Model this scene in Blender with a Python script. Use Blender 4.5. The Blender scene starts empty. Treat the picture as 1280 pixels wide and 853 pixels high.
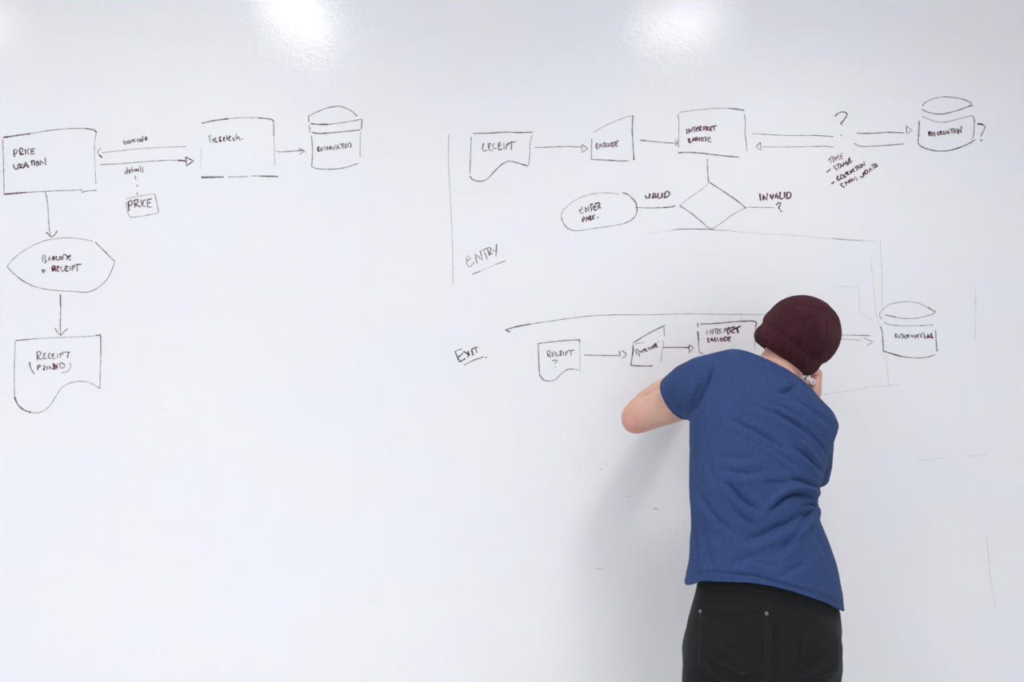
import bpy, bmesh, math, random
import numpy as np
from mathutils import Vector, Matrix, noise
from mathutils.bvhtree import BVHTree

SC = bpy.context.scene
COL = SC.collection

# ------------------------------------------------------------------ camera
CAM_D, CAM_Z, FPX = 2.6, 1.6, 1140.0          # metres from the wall, eye height, focal length in pixels of a 1280 wide frame
cd = bpy.data.cameras.new('camera')
cam = bpy.data.objects.new('camera', cd)
COL.objects.link(cam)
cam.location = (0, -CAM_D, CAM_Z)
cam.rotation_euler = (math.radians(90), 0, 0)
cd.sensor_width = 36
cd.lens = FPX / 1280 * 36
cd.clip_start = 0.05
SC.camera = cam

# ------------------------------------------------------------------ view, world, lamps
SC.view_settings.view_transform = 'Standard'
SC.view_settings.look = 'None'
SC.view_settings.exposure = 0.075
SC.view_settings.gamma = 1.0
SC.view_settings.use_curve_mapping = False
SC.cycles.use_denoising = True
SC.cycles.max_bounces = 8
SC.cycles.sample_clamp_indirect = 6.0

W = bpy.data.worlds.new('world')
SC.world = W
W.use_nodes = True
bg = W.node_tree.nodes['Background']
bg.inputs['Color'].default_value = (0.84, 0.90, 1.0, 1)
bg.inputs['Strength'].default_value = 1.08

CEIL = 2.95
# x, y, half sizes, watts, spread (deg) of each ceiling fitting; the two beside the board glare in it; the last two are unseen fill lamps, added to light his back and the board
LAMPS = [
    (-2.20, -1.00, 0.10, 0.30, 2.5, 140, 'square'),
    (-0.87, -1.16, 0.105, 0.34, 2.0, 140, 'square'),
    (0.70, -1.20, 0.19, 0.19, 6.8, 140, 'round'),
    (-1.50, -3.0, 0.30, 0.30, 40.0, 136, 'square'),
    (1.60, -3.2, 0.30, 0.30, 22.0, 136, 'square'),
]
DIFFUSER_GLOW = 14.0


# ------------------------------------------------------------------ helpers
def at(px, py, y):
    """point of the place at depth y (the board is y = 0) seen at a pixel of the photograph"""
    k = (CAM_D + y) / FPX
    return Vector(((px - 640) * k, y, CAM_Z + (426.5 - py) * k))


def nodes_of(name):
    m = bpy.data.materials.new(name)
    m.use_nodes = True
    nt = m.node_tree
    return m, nt, nt.nodes['Principled BSDF']


def N(nt, kind, **kw):
    n = nt.nodes.new(kind)
    for k, v in kw.items():
        if k in n.inputs:
            n.inputs[k].default_value = v
        else:
            setattr(n, k, v)
    return n


def noise_node(nt, scale, detail=3.0, rough=0.55, coord='Object', stretch=None):
    tc = N(nt, 'ShaderNodeTexCoord')
    nz = N(nt, 'ShaderNodeTexNoise')
    nz.inputs['Scale'].default_value = scale
    nz.inputs['Detail'].default_value = detail
    nz.inputs['Roughness'].default_value = rough
    if stretch:
        mp = N(nt, 'ShaderNodeMapping')
        mp.inputs['Scale'].default_value = stretch
        nt.links.new(tc.outputs[coord], mp.inputs['Vector'])
        nt.links.new(mp.outputs['Vector'], nz.inputs['Vector'])
    else:
        nt.links.new(tc.outputs[coord], nz.inputs['Vector'])
    return nz


def ramp(nt, src, stops):
    r = N(nt, 'ShaderNodeValToRGB')
    e = r.color_ramp.elements
    while len(e) < len(stops):
        e.new(0.5)
    for el, (p, c) in zip(e, stops):
        el.position = p
        el.color = (*c, 1) if len(c) == 3 else c
    nt.links.new(src, r.inputs['Fac'])
    return r


def mix(nt, fac, a, b, mode='MIX'):
    m = N(nt, 'ShaderNodeMix', data_type='RGBA', blend_type=mode)
    if hasattr(fac, 'is_linked'):
        nt.links.new(fac, m.inputs[0])
    else:
        m.inputs[0].default_value = fac
    for v, i in ((a, 6), (b, 7)):
        if hasattr(v, 'is_linked'):
            nt.links.new(v, m.inputs[i])
        else:
            m.inputs[i].default_value = (*v, 1)
    return m.outputs[2]


def bump(nt, bsdf, height, strength, dist):
    b = N(nt, 'ShaderNodeBump')
    b.inputs['Strength'].default_value = strength
    b.inputs['Distance'].default_value = dist
    nt.links.new(height, b.inputs['Height'])
    nt.links.new(b.outputs['Normal'], bsdf.inputs['Normal'])
    return b


def plain(name, col, rough=0.5, metal=0.0, nscale=40, namp=0.06, bmp=0.0, bscale=300):
    m, nt, p = nodes_of(name)
    nz = noise_node(nt, nscale)
    lo = tuple(c * (1 - namp) for c in col)
    hi = tuple(min(1, c * (1 + namp)) for c in col)
    r = ramp(nt, nz.outputs['Fac'], [(0.3, lo), (0.7, hi)])
    nt.links.new(r.outputs['Color'], p.inputs['Base Color'])
    p.inputs['Roughness'].default_value = rough
    p.inputs['Metallic'].default_value = metal
    if bmp:
        b2 = noise_node(nt, bscale)
        bump(nt, p, b2.outputs['Fac'], bmp, 0.001)
    return m


def link_mesh(name, me, mat, parent=None):
    o = bpy.data.objects.new(name, me)
    COL.objects.link(o)
    if mat:
        for mm in (mat if isinstance(mat, (list, tuple)) else [mat]):
            me.materials.append(mm)
    if parent:
        o.parent = parent
        o.matrix_parent_inverse = parent.matrix_world.inverted() if False else Matrix.Translation(-parent.location)
    return o


def bm_obj(name, bm, mat, parent=None, smooth=False):
    me = bpy.data.meshes.new(name)
    bmesh.ops.recalc_face_normals(bm, faces=bm.faces)
    bm.to_mesh(me)
    bm.free()
    if smooth:
        for p in me.polygons:
            p.use_smooth = True
    return link_mesh(name, me, mat, parent)


def empty(name, loc):
    o = bpy.data.objects.new(name, None)
    o.location = loc
    o.empty_display_size = 0.05
    COL.objects.link(o)
    return o


def tag(o, label, cat, group=None):
    o['label'] = label
    o['category'] = cat
    if group:
        o['group'] = group
    return o


def box(bm, lo, hi):
    v = [bm.verts.new((x, y, z)) for x in (lo[0], hi[0]) for y in (lo[1], hi[1]) for z in (lo[2], hi[2])]
    for f in ((0, 1, 3, 2), (4, 6, 7, 5), (0, 4, 5, 1), (2, 3, 7, 6), (0, 2, 6, 4), (1, 5, 7, 3)):
        bm.faces.new([v[i] for i in f])


def structure(name, lo, hi, mat):
    bm = bmesh.new()
    box(bm, lo, hi)
    o = bm_obj(name, bm, mat)
    o['kind'] = 'structure'
    return o


# ------------------------------------------------------------------ the room
def board_material():
    m, nt, p = nodes_of('dry_erase_paint')
    # pink and grey marker residue rubbed into the surface, in broad wiped patches and fine streaks
    big = noise_node(nt, 1.7, 4, 0.6, stretch=(1, 1, 1.6))
    wipe_h = noise_node(nt, 5.0, 6, 0.65, stretch=(0.9, 1, 3.6))
    wipe_v = noise_node(nt, 6.0, 6, 0.65, stretch=(4.0, 1, 1.1))
    pink = ramp(nt, big.outputs['Fac'], [(0.42, (0.862, 0.868, 0.893)), (0.66, (0.888, 0.863, 0.881))])
    s1 = ramp(nt, wipe_h.outputs['Fac'], [(0.48, (1, 1, 1)), (0.80, (0.986, 0.984, 0.988))])
    s2 = ramp(nt, wipe_v.outputs['Fac'], [(0.50, (1, 1, 1)), (0.82, (0.988, 0.985, 0.990))])
    c = mix(nt, 1.0, pink.outputs['Color'], s1.outputs['Color'], 'MULTIPLY')
    c = mix(nt, 1.0, c, s2.outputs['Color'], 'MULTIPLY')
    nt.links.new(c, p.inputs['Base Color'])
    p.inputs['Roughness'].default_value = 0.09
    p.inputs['Specular IOR Level'].default_value = 0.42
    peel = noise_node(nt, 210, 2, 0.6)
    roll = noise_node(nt, 60, 2, 0.5)
    a = N(nt, 'ShaderNodeMath', operation='MULTIPLY_ADD')
    nt.links.new(roll.outputs['Fac'], a.inputs[0])
    a.inputs[1].default_value = 1.4
    nt.links.new(peel.outputs['Fac'], a.inputs[2])
    bump(nt, p, a.outputs[0], 0.27, 0.0012)
    return m


MAT_BOARD = board_material()
MAT_WALL = plain('matt_white_paint', (0.80, 0.80, 0.82), 0.8, namp=0.02)
MAT_FLOOR = plain('grey_carpet', (0.74, 0.73, 0.72), 0.95, nscale=220, namp=0.25, bmp=0.6, bscale=500)
MAT_CEIL = plain('ceiling_paint', (0.80, 0.80, 0.80), 0.9, namp=0.03)

wall_back = structure('wall_back', (-3.6, 0.0, 0.0), (3.6, 0.12, CEIL), MAT_BOARD)
wall_back['label'] = 'glossy white dry-erase wall covered with faint marker smears'
structure('floor', (-3.6, -6.0, -0.1), (3.6, 0.12, 0.0), MAT_FLOOR)
structure('ceiling', (-3.6, -6.0, CEIL), (3.6, 0.12, CEIL + 0.1), MAT_CEIL)
structure('wall_left', (-3.72, -6.0, 0.0), (-3.6, 0.12, CEIL), MAT_WALL)
structure('wall_right', (3.6, -6.0, 0.0), (3.72, 0.12, CEIL), MAT_WALL)

# ------------------------------------------------------------------ ceiling lamps
MAT_FRAME = plain('lamp_frame_enamel', (0.78, 0.78, 0.78), 0.4, namp=0.02)


def diffuser_material(name, glow):
    m, nt, p = nodes_of(name)
    p.inputs['Base Color'].default_value = (0.9, 0.9, 0.9, 1)
    p.inputs['Emission Color'].default_value = (1.0, 0.985, 0.97, 1)
    p.inputs['Emission Strength'].default_value = glow
    return m


MAT_DIFF = diffuser_material('lamp_diffuser', DIFFUSER_GLOW)
MAT_DIFF_REAR = diffuser_material('fill_lamp_diffuser', 2.0)  # kept dim so the added rear fill lamps do not mirror in the board


def ceiling_light(x, y, hx, hy, watts, spread, shape, label):
    t = tag(empty('ceiling_light', (x, y, CEIL)), label, 'ceiling light')
    n = 48 if shape == 'round' else 4
    fr = bmesh.new()
    df = bmesh.new()

    def ring(bm, k, z):
        out = []
        for i in range(n):
            a = 2 * math.pi * (i + (0 if n > 4 else 0.5)) / n
            s = 1 if n > 4 else math.sqrt(2)
            out.append(bm.verts.new((x + k * hx * s * math.cos(a), y + k * hy * s * math.sin(a), z)))
        return out

    rs = [ring(fr, 1.0, CEIL - 0.006), ring(fr, 1.0, CEIL - 0.022), ring(fr, 1.12, CEIL - 0.022), ring(fr, 1.14, CEIL - 0.001)]
    for a, b in zip(rs, rs[1:]):
        for i in range(n):
            fr.faces.new((a[i], a[(i + 1) % n], b[(i + 1) % n], b[i]))
    bm_obj('lamp_frame', fr, MAT_FRAME, t)
    r0 = ring(df, 0.995, CEIL - 0.008)
    r1 = ring(df, 0.995, CEIL - 0.002)
    df.faces.new(r0)
    df.faces.new(r1[::-1])
    for i in range(n):
        df.faces.new((r0[i], r0[(i + 1) % n], r1[(i + 1) % n], r1[i]))
    bm_obj('diffuser', df, MAT_DIFF if y > -2 else MAT_DIFF_REAR, t)
    ld = bpy.data.lights.new('lamp_light', 'AREA')
    ld.shape = 'ELLIPSE' if shape == 'round' else 'RECTANGLE'
    ld.size, ld.size_y = 2 * hx, 2 * hy
    ld.energy = watts
    ld.spread = math.radians(spread)
    ld.color = (1.0, 0.975, 0.945) if y > -2 else (0.95, 0.97, 1.0)
    lo = bpy.data.objects.new('lamp_light', ld)
    COL.objects.link(lo)
    lo.parent = t
    lo.location = (0, 0, -0.012)
    return t


LAMP_LABELS = [
    'slim bright ceiling lamp above the PRICE LOCATION drawing on the board',
    'slim bright ceiling lamp above the drawing of a barrel on the board',
    'round ceiling downlight above the person in the beanie',
    'added square fill lamp, unseen on the ceiling behind the camera, beside the long wall',
    'added square fill lamp, unseen on the ceiling behind the camera, in line with the person',
]
for L, lab in zip(LAMPS, LAMP_LABELS):
    ceiling_light(*L, lab)

# ------------------------------------------------------------------ marker drawings on the board
def ink_material():
    m, nt, p = nodes_of('marker_ink')
    att = N(nt, 'ShaderNodeAttribute')
    att.attribute_name = 'ink'                      # r: how much ink the pen left, g: how red it dried
    sep = N(nt, 'ShaderNodeSeparateColor')
    nt.links.new(att.outputs['Color'], sep.inputs['Color'])
    c = mix(nt, sep.outputs['Green'], (0.034, 0.019, 0.036), (0.165, 0.009, 0.036))
    nz = noise_node(nt, 130, 4, 0.7)
    r = ramp(nt, nz.outputs['Fac'], [(0.35, (0, 0, 0)), (0.65, (1, 1, 1))])
    ad = N(nt, 'ShaderNodeMath', operation='MULTIPLY_ADD')
    nt.links.new(r.outputs['Color'], ad.inputs[0])
    ad.inputs[1].default_value = 0.36
    nt.links.new(sep.outputs['Red'], ad.inputs[2])
    sb = N(nt, 'ShaderNodeMath', operation='SUBTRACT', use_clamp=True)
    nt.links.new(ad.outputs[0], sb.inputs[0])
    sb.inputs[1].default_value = 0.18
    c2 = mix(nt, sb.outputs[0], (0.82, 0.80, 0.83), c)
    nt.links.new(c2, p.inputs['Base Color'])
    p.inputs['Roughness'].default_value = 0.35
    return m


MAT_INK = ink_material()
RND = random.Random(7)
INK_Y0, INK_Y1 = -0.0002, -0.0005


def pts_of(win, s):
    """'x,y x,y' in a zoomed window (origin, scale) -> pixel points"""
    ox, oy, k = win
    return [(ox + float(a.split(',')[0]) * k, oy + float(a.split(',')[1]) * k) for a in s.split()]


def catmull(P, step=1.6):
    if len(P) < 3:
        (x0, y0), (x1, y1) = P[0], P[-1]
        n = max(2, int(math.hypot(x1 - x0, y1 - y0) / 5) + 1)
        return [(x0 + (x1 - x0) * i / n, y0 + (y1 - y0) * i / n) for i in range(n + 1)]
    Q = [P[0]] + P + [P[-1]]
    out = []
    for i in range(1, len(Q) - 2):
        a, b, c, d = Q[i - 1:i + 3]
        n = max(1, int(math.hypot(c[0] - b[0], c[1] - b[1]) / step))
        for j in range(n):
            t = j / n
            out.append(tuple(0.5 * (2 * b[k] + (c[k] - a[k]) * t + (2 * a[k] - 5 * b[k] + 4 * c[k] - d[k]) * t * t
                                    + (3 * b[k] - a[k] - 3 * c[k] + d[k]) * t ** 3) for k in (0, 1)))
    out.append(P[-1])
    return out


def corner_split(P):
    """break a traced stroke at sharp corners so that curves stay smooth and corners crisp"""
    runs, cur = [], [P[0]]
    for i in range(1, len(P) - 1):
        cur.append(P[i])
        ax, ay = P[i][0] - P[i - 1][0], P[i][1] - P[i - 1][1]
        bx, by = P[i + 1][0] - P[i][0], P[i + 1][1] - P[i][1]
        la, lb = math.hypot(ax, ay), math.hypot(bx, by)
        if la * lb > 0 and (ax * bx + ay * by) / (la * lb) < 0.35:
            runs.append(cur)
            cur = [P[i]]
    cur.append(P[-1])
    runs.append(cur)
    return runs


class Ink:
    def __init__(self):
        self.v, self.f, self.c = [], [], []

    def stroke(self, P, w, k, red, fade=0.0):
        Q = []
        for r in corner_split(P):
            q = catmull(r)
            Q += q if not Q else q[1:]
        K = (CAM_D) / FPX
        n = len(Q)
        base = len(self.v)
        ph, ph2 = RND.random() * 9, RND.random() * 9
        for i, (x, y) in enumerate(Q):
            x0, y0 = Q[max(0, i - 1)]
            x1, y1 = Q[min(n - 1, i + 1)]
            tx, ty = x1 - x0, y1 - y0
            l = math.hypot(tx, ty) or 1
            nx, ny = -ty / l, tx / l
            s = i / max(1, n - 1)
            wob = 1 + 0.16 * math.sin(ph + i * 0.7) + 0.10 * math.sin(ph2 + i * 1.9)
            ww = 0.46 * w * wob
            kk = k * (1 + 0.13 * math.sin(ph2 + i * 0.31)) * (1 - fade * math.sin(math.pi * s))
            rr = red * (0.75 + 0.45 * math.sin(ph + i * 0.43))
            for sx, yy in ((1, INK_Y0), (1, INK_Y1), (-1, INK_Y1), (-1, INK_Y0)):
                X, Y = x + sx * nx * ww, y + sx * ny * ww
                self.v.append(((X - 640) * K, yy, CAM_Z + (426.5 - Y) * K))
                self.c.append((max(0, min(1, kk)), max(0, min(1, rr)), 0, 1))
            if i:
                a = base + 4 * (i - 1)
                b = base + 4 * i
                for j in range(4):
                    self.f.append((a + j, a + (j + 1) % 4, b + (j + 1) % 4, b + j))
        self.f.append((base + 3, base + 2, base + 1, base))
        e = base + 4 * (n - 1)
        self.f.append((e, e + 1, e + 2, e + 3))

    def dot(self, x, y, r, k, red):
        K = CAM_D / FPX
        base = len(self.v)
        n = 8
        for yy in (INK_Y0, INK_Y1):
            for i in range(n):
                a = 2 * math.pi * i / n
                rr = r * (1 + 0.2 * math.sin(3 * a + r))
                self.v.append(((x + rr * math.cos(a) - 640) * K, yy, CAM_Z + (426.5 - y + rr * math.sin(a)) * K))
                self.c.append((k, red, 0, 1))
        self.f.append(tuple(range(base, base + n)))
        self.f.append(tuple(range(base + 2 * n - 1, base + n - 1, -1)))
        for i in range(n):
            j = (i + 1) % n
            self.f.append((base + i, base + j, base + n + j, base + n + i))

    def build(self, name, parent=None):
        me = bpy.data.meshes.new(name)
        me.from_pydata(self.v, [], self.f)
        bm = bmesh.new()
        bm.from_mesh(me)
        bmesh.ops.recalc_face_normals(bm, faces=bm.faces)
        bm.to_mesh(me)
        bm.free()
        ca = me.color_attributes.new('ink', 'FLOAT_COLOR', 'POINT')
        ca.data.foreach_set('color', np.array(self.c, dtype=np.float32).ravel())
        return link_mesh(name, me, MAT_INK, parent)


def ink_of(specs):
    """specs: list of (window, 'strokes; strokes', width, ink, red[, fade]); a stroke of one point is a dot"""
    k = Ink()
    for sp in specs:
        win, txt, w, dark, red = sp[:5]
        fade = sp[5] if len(sp) > 5 else 0.0
        for s in txt.split(';'):
            s = s.strip()
            if not s:
                continue
            P = pts_of(win, s)
            if len(P) == 1:
                k.dot(*P[0], w * 0.62, dark, red)
            else:
                k.stroke(P, w, dark, red, fade)
    return k


def centre_of(specs):
    P = [p for sp in specs for s in sp[1].split(';') if s.strip() for p in pts_of(sp[0], s.strip())]
    xs, ys = [p[0] for p in P], [p[1] for p in P]
    return at((min(xs) + max(xs)) / 2, max(ys), 0)


def drawing(name, label, cat, parts, group=None):
    """parts: {'outline': specs, 'lettering': specs}; one entry only makes a one-mesh thing"""
    if len(parts) == 1:
        o = ink_of(list(parts.values())[0]).build(name)
        return tag(o, label, cat, group)
    t = empty(name, centre_of([s for v in parts.values() for s in v]))
    tag(t, label, cat, group)
    for pn, specs in parts.items():
        ink_of(specs).build(pn.strip(), t)
    return t


Q = 0.1875
A, B, C_, D = (0, 120, Q), (0, 280, Q), (0, 400, Q), (230, 110, Q)
E, F, G, H = (550, 130, Q), (730, 120, Q), (930, 110, Q), (1040, 110, Q)
I_, J, K_, L_ = (690, 200, Q), (840, 200, Q), (550, 280, Q), (550, 360, Q)
M_, N_, O_ = (750, 360, Q), (1000, 350, Q), (1040, 270, Q)
U = (0, 0, 1.0)
a1, a2, a3, a4 = (10, 170, 60 / 1024), (140, 160, 60 / 853), (40, 310, 70 / 1280), (30, 430, 70 / 1280)
a5, a6, a7, a8 = (255, 160, 60 / 1280), (390, 170, 60 / 1280), (595, 170, 60 / 1280), (735, 165, 60 / 1280)
b1, b2, b3, b4 = (850, 150, 60 / 1280), (715, 250, 50 / 1219), (800, 235, 50 / 1280), (940, 235, 60 / 1280)
b5, b6, b7, b8 = (1030, 185, 75 / 1163), (1150, 150, 90 / 1280), (560, 420, 60 / 1280), (675, 430, 55 / 1173)
c1, c2, c3, c6 = (780, 420, 60 / 1280), (870, 400, 70 / 1280), (1105, 410, 70 / 1280), (580, 300, 60 / 1137)

LW = 1.25     # usual pen line, pixels of the photograph
# ---- the chart by itself on one side of the dividing line
drawing('flowchart_box', 'large hand-drawn flowchart box reading PRICE LOCATION', 'drawing', {
    'outline': [(A, '18,290 22,400 25,530 28,655', 1.3, .62, .2), (A, '20,278 110,264 200,252', 1.9, .85, .5),
                (A, '200,252 350,228 480,217 570,217', 1.3, .6, .3), (A, '570,217 630,228 642,245', 1.9, .85, .6),
                (A, '642,245 633,300 630,380 632,430 636,520 640,588', 1.2, .5, .2, .3),
                (A, '28,656 180,643', 1.9, .85, .5), (A, '180,643 400,632 550,627', 1.2, .6, .2), (A, '545,642 600,632 645,630', 1.4, .65, .2)],
    'lettering': [(a1, '125,290 128,370 140,455; 128,300 165,290 195,320 185,365 140,385', 1.7, .85, .3),
                  (a1, '240,300 255,360 265,412; 245,290 290,255 318,290 300,340 262,365; 262,365 300,400 340,380', 1.9, .9, .5),
                  (a1, '368,285 382,400', 1.7, .85, .2), (a1, '450,265 420,300 425,370 460,392', 1.7, .85, .4),
                  (a1, '490,290 495,385 570,378; 490,288 570,272; 492,338 560,325', 1.7, .85, .4),
                  (a1, '118,600 130,680 165,712 235,690', 1.9, .92, .5), (a1, '215,610 210,670 255,690 275,640 245,600 218,612', 1.9, .92, .6),
                  (a1, '310,590 275,640 290,680 330,688', 1.8, .9, .7), (a1, '330,688 380,560 445,680; 350,645 425,635', 1.9, .92, .7),
                  (a1, '480,545 560,520; 505,535 515,630', 1.8, .9, .5), (a1, '555,525 570,640', 1.8, .9, .5),
                  (a1, '615,545 600,600 625,640 655,600 645,550 612,545', 1.8, .9, .7), (a1, '690,630 690,530 810,620 790,465', 1.8, .9, .4)]})
drawing('arrow', 'thin hand-drawn arrow under the word barcode', 'arrow', {
    'line': [(A, '1240,338 1100,343 940,351 800,366 680,378', 1.25, .5, .1, .2),
             (A, '676,350 655,365 655,385 675,398', 1.2, .6, .1), (A, '660,392 682,413', 1.9, .9, .1)]})
drawing('written_word', 'small lowercase handwritten word barcode over a thin arrow', 'writing', {
    'lettering': [(a2, '205,215 220,290; 220,290 255,285 262,250 225,250', 1.6, .8, .4), (a2, '310,225 280,240 285,275 315,270 318,225 328,275', 1.6, .8, .4),
                  (a2, '345,205 355,260; 350,230 385,205', 1.4, .75, .3), (a2, '415,200 390,210 390,245 425,240', 1.6, .8, .3),
                  (a2, '470,195 450,215 460,245 490,235 490,200 468,195', 1.5, .75, .3), (a2, '540,200 510,205 510,240 540,235; 545,145 552,240', 1.7, .85, .3),
                  (a2, '585,205 625,185 610,160 585,180 590,220 630,215', 1.6, .8, .3)]})
drawing('arrow', 'dark hand-drawn arrow with open triangle head over the word details', 'arrow', {
    'line': [(A, '670,458 800,452 940,440 1100,430 1190,430', 1.4, .62, .4, .2), (A, '1190,430 1240,434', 1.9, .9, .4)],
    'arrowhead': [(D, '13,460 16,520 62,488 13,460', 1.7, .9, .4)]})
drawing('written_word', 'small lowercase handwritten word details above a dashed line', 'writing', {
    'lettering': [(a2, '262,765 230,780 235,820 275,805; 265,700 280,815', 1.5, .75, .5), (a2, '300,785 325,755 310,735 300,770 310,805 340,795', 1.5, .75, .6),
                  (a2, '350,690 362,780 385,795; 340,760 390,745', 1.5, .75, .5), (a2, '425,730 400,750 410,775 435,760 435,725 445,775', 1.6, .8, .9),
                  (a2, '462,725 475,780', 1.4, .7, .5), (a2, '495,670 508,785', 1.4, .7, .3), (a2, '545,690 535,715 550,750 545,780 525,780', 1.4, .75, .4)]})
drawing('dashed_line', 'short dashed line joining the word details to the PRICE tag', 'line', {
    'dash': [(A, '900,532 906,558; 911,592 915,606; 914,645 917,660', 1.6, .78, .2)]})
drawing('flowchart_box', 'small tilted box reading PRICE under a dashed line', 'drawing', {
    'outline': [(A, '833,688 930,668 1030,653', 1.05, .42, .2), (A, '1032,655 1045,710 1058,778', 1.3, .6, .3), (A, '1058,780 960,800 885,810 865,803 850,770 838,705', 1.15, .52, .3)],
    'lettering': [(A, '855,708 860,768; 853,708 878,695 880,722 860,735', 1.9, .85, .5), (A, '893,695 902,745; 893,698 920,690 918,712 900,722; 900,722 938,742', 1.6, .8, .4),
                  (A, '940,690 946,738', 1.5, .75, .2), (A, '972,690 952,708 958,738 975,738', 1.5, .75, .4), (A, '982,695 985,742 1012,740; 982,694 1012,686; 984,716 1005,710', 1.6, .8, .4)]})
drawing('flowchart_box', 'square hand-drawn box between the paired arrows and the lidded barrel drawing', 'drawing', {
    'outline': [(D, '120,236 200,218 300,205', 1.7, .8, .4), (D, '300,205 380,199 430,198 500,200', 1.2, .5, .3), (D, '500,200 560,206 588,212 598,226', 1.7, .85, .6),
                (D, '598,226 599,320', 1.8, .7, .4), (D, '599,320 604,430 605,520', 1.05, .42, .2), (D, '116,400 112,540', .9, .3, .1), (D, '100,262 101,264', 1.0, .4, .1),
                (D, '115,597 265,594', 2.0, .9, .2), (D, '298,594 425,591', 1.6, .5, .3, .4), (D, '445,588 510,587', 1.3, .5, .3), (D, '510,588 628,591', 2.0, .85, .8)],
    'lettering': [(a5, '150,205 160,395; 100,235 195,180', 1.4, .5, .1), (a5, '240,285 245,385', 1.5, .75, .2), (a5, '318,262 285,300 310,370 360,378', 1.8, .95, .6),
                  (a5, '415,265 425,380; 405,270 460,235; 425,325 475,360', 2.0, .95, .8), (a5, '515,290 550,260 545,240 520,290 535,345 575,345', 1.9, .95, .5),
                  (a5, '605,195 625,345; 595,290 660,280', 1.6, .8, .8), (a5, '665,270 705,220 685,220 665,290 680,345 720,340', 1.9, .95, .7),
                  (a5, '795,255 775,300 795,345 835,315', 1.7, .85, .3), (a5, '860,160 868,320; 868,290 925,225 960,345', 1.6, .75, .3), (a5, '1015,300', 1.6, .8, .1)]})
drawing('arrow', 'short straight arrow pointing at the lidded barrel drawing', 'arrow', {
    'line': [(D, '618,422 640,427 720,422 800,418; 765,404 805,420 770,445', 1.35, .68, .2), (D, '812,430', 1.1, .6, .1)]})
drawing('flowchart_cylinder', 'lidded barrel-shaped cylinder reading RESERVATION, with a double band', 'drawing', {
    'outline': [(D, '832,190 870,168 940,138 1000,125 1040,123 1090,140 1125,160 1155,190', 1.4, .68, .3), (D, '830,190 832,228', 1.5, .7, .2),
                (D, '845,238 900,243 960,243', 1.9, .85, .4), (D, '960,243 1080,228 1188,208', 1.3, .6, .3), (D, '1188,208 1182,275', 1.5, .75, .4),
                (D, '833,248 842,300', 1.2, .6, .2), (D, '855,298 900,304 950,302', 1.8, .85, .3), (D, '950,302 1080,290 1175,280', 1.5, .7, .4),
                (D, '850,320 857,420 852,525', 1.4, .68, .2), (D, '1178,290 1174,380 1174,462', 1.2, .55, .2, .2),
                (D, '852,525 880,537 940,542 1010,541 1080,530 1163,503', 1.4, .65, .3)],
    'lettering': [(a6, '140,330 165,420; 145,335 180,280 190,320 165,360; 165,360 195,415 235,385', 1.5, .8, .6), (a6, '265,305 230,350 260,395 310,375; 245,345 290,330', 1.5, .75, .5),
                  (a6, '345,270 315,300 350,340 345,380', 1.4, .75, .5), (a6, '420,280 385,320 405,370 450,350; 395,325 435,310', 1.5, .8, .6),
                  (a6, '465,290 480,360; 465,290 505,265 500,310 475,325; 480,325 535,365', 1.5, .8, .6), (a6, '545,290 580,375 635,235', 1.5, .75, .4),
                  (a6, '650,375 690,235 735,350; 670,320 725,310', 1.5, .8, .6), (a6, '755,225 850,205; 790,220 800,335', 1.4, .75, .5), (a6, '825,225 845,345', 1.4, .7, .3),
                  (a6, '895,200 870,270 900,335 930,260 905,200', 1.4, .75, .3), (a6, '965,310 970,200 1010,180 1040,230 1030,320', 1.5, .8, .4)]})
drawing('arrow', 'hand-drawn arrow running from the PRICE LOCATION box down to the eye-shaped drawing', 'arrow', {
    'line': [(A, '300,637 310,670 318,720 322,790 325,853', 1.3, .6, .2), (B, '325,0 330,40 336,72', 1.25, .6, .2), (B, '308,55 335,82 345,88 365,72 382,45', 1.5, .75, .2)]})
drawing('flowchart_shape', 'eye-shaped outline reading BARCODE + RECEIPT', 'drawing', {
    'outline': [(B, '45,285 110,215 200,155 300,112 380,98 450,93 540,100 618,117', 1.15, .5, .1), (B, '635,122 700,185 765,250', 1.4, .7, .3),
                (B, '765,250 745,310 710,375 660,420 620,445 575,457', 1.3, .6, .5), (B, '575,458 480,450 380,445 290,433 220,415', 1.2, .55, .2), (B, '220,415 150,378 90,330 48,285', 1.4, .7, .3)],
    'lettering': [(a3, '240,200 250,320; 245,180 290,170 310,205 285,250; 285,250 325,300 305,345 280,335', 1.5, .75, .3), (a3, '370,305 395,200 440,295; 385,260 430,250', 1.5, .75, .5),
                  (a3, '475,205 480,285; 465,215 505,190 515,225 485,245; 490,245 525,285', 2.0, .9, .9), (a3, '575,190 545,235 575,280 620,270', 1.7, .85, .4),
                  (a3, '640,195 635,260 680,270 690,215 645,205', 1.8, .9, .7), (a3, '705,265 715,175; 710,165 760,150 800,190 810,250 770,265', 1.6, .8, .5),
                  (a3, '885,165 820,200 820,245 890,280; 830,215 880,195', 1.8, .9, .7),
                  (a3, '230,520 310,525; 240,490 265,580', 1.7, .85, .3), (a3, '460,440 480,545; 460,430 520,415 535,460 480,490; 490,480 560,530', 2.2, .95, .9),
                  (a3, '560,440 610,420 625,450 565,480 600,540 625,535', 2.0, .9, .8), (a3, '690,420 655,470 690,535 730,520', 1.7, .85, .4),
                  (a3, '750,430 815,415 800,460 745,480 780,530 835,525', 2.0, .9, .8), (a3, '870,420 880,520', 1.6, .75, .3),
                  (a3, '920,420 925,525; 920,420 975,400 970,460 930,470', 1.8, .85, .7), (a3, '1000,385 1130,375; 1030,390 1035,540', 1.7, .85, .5)]})
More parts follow.
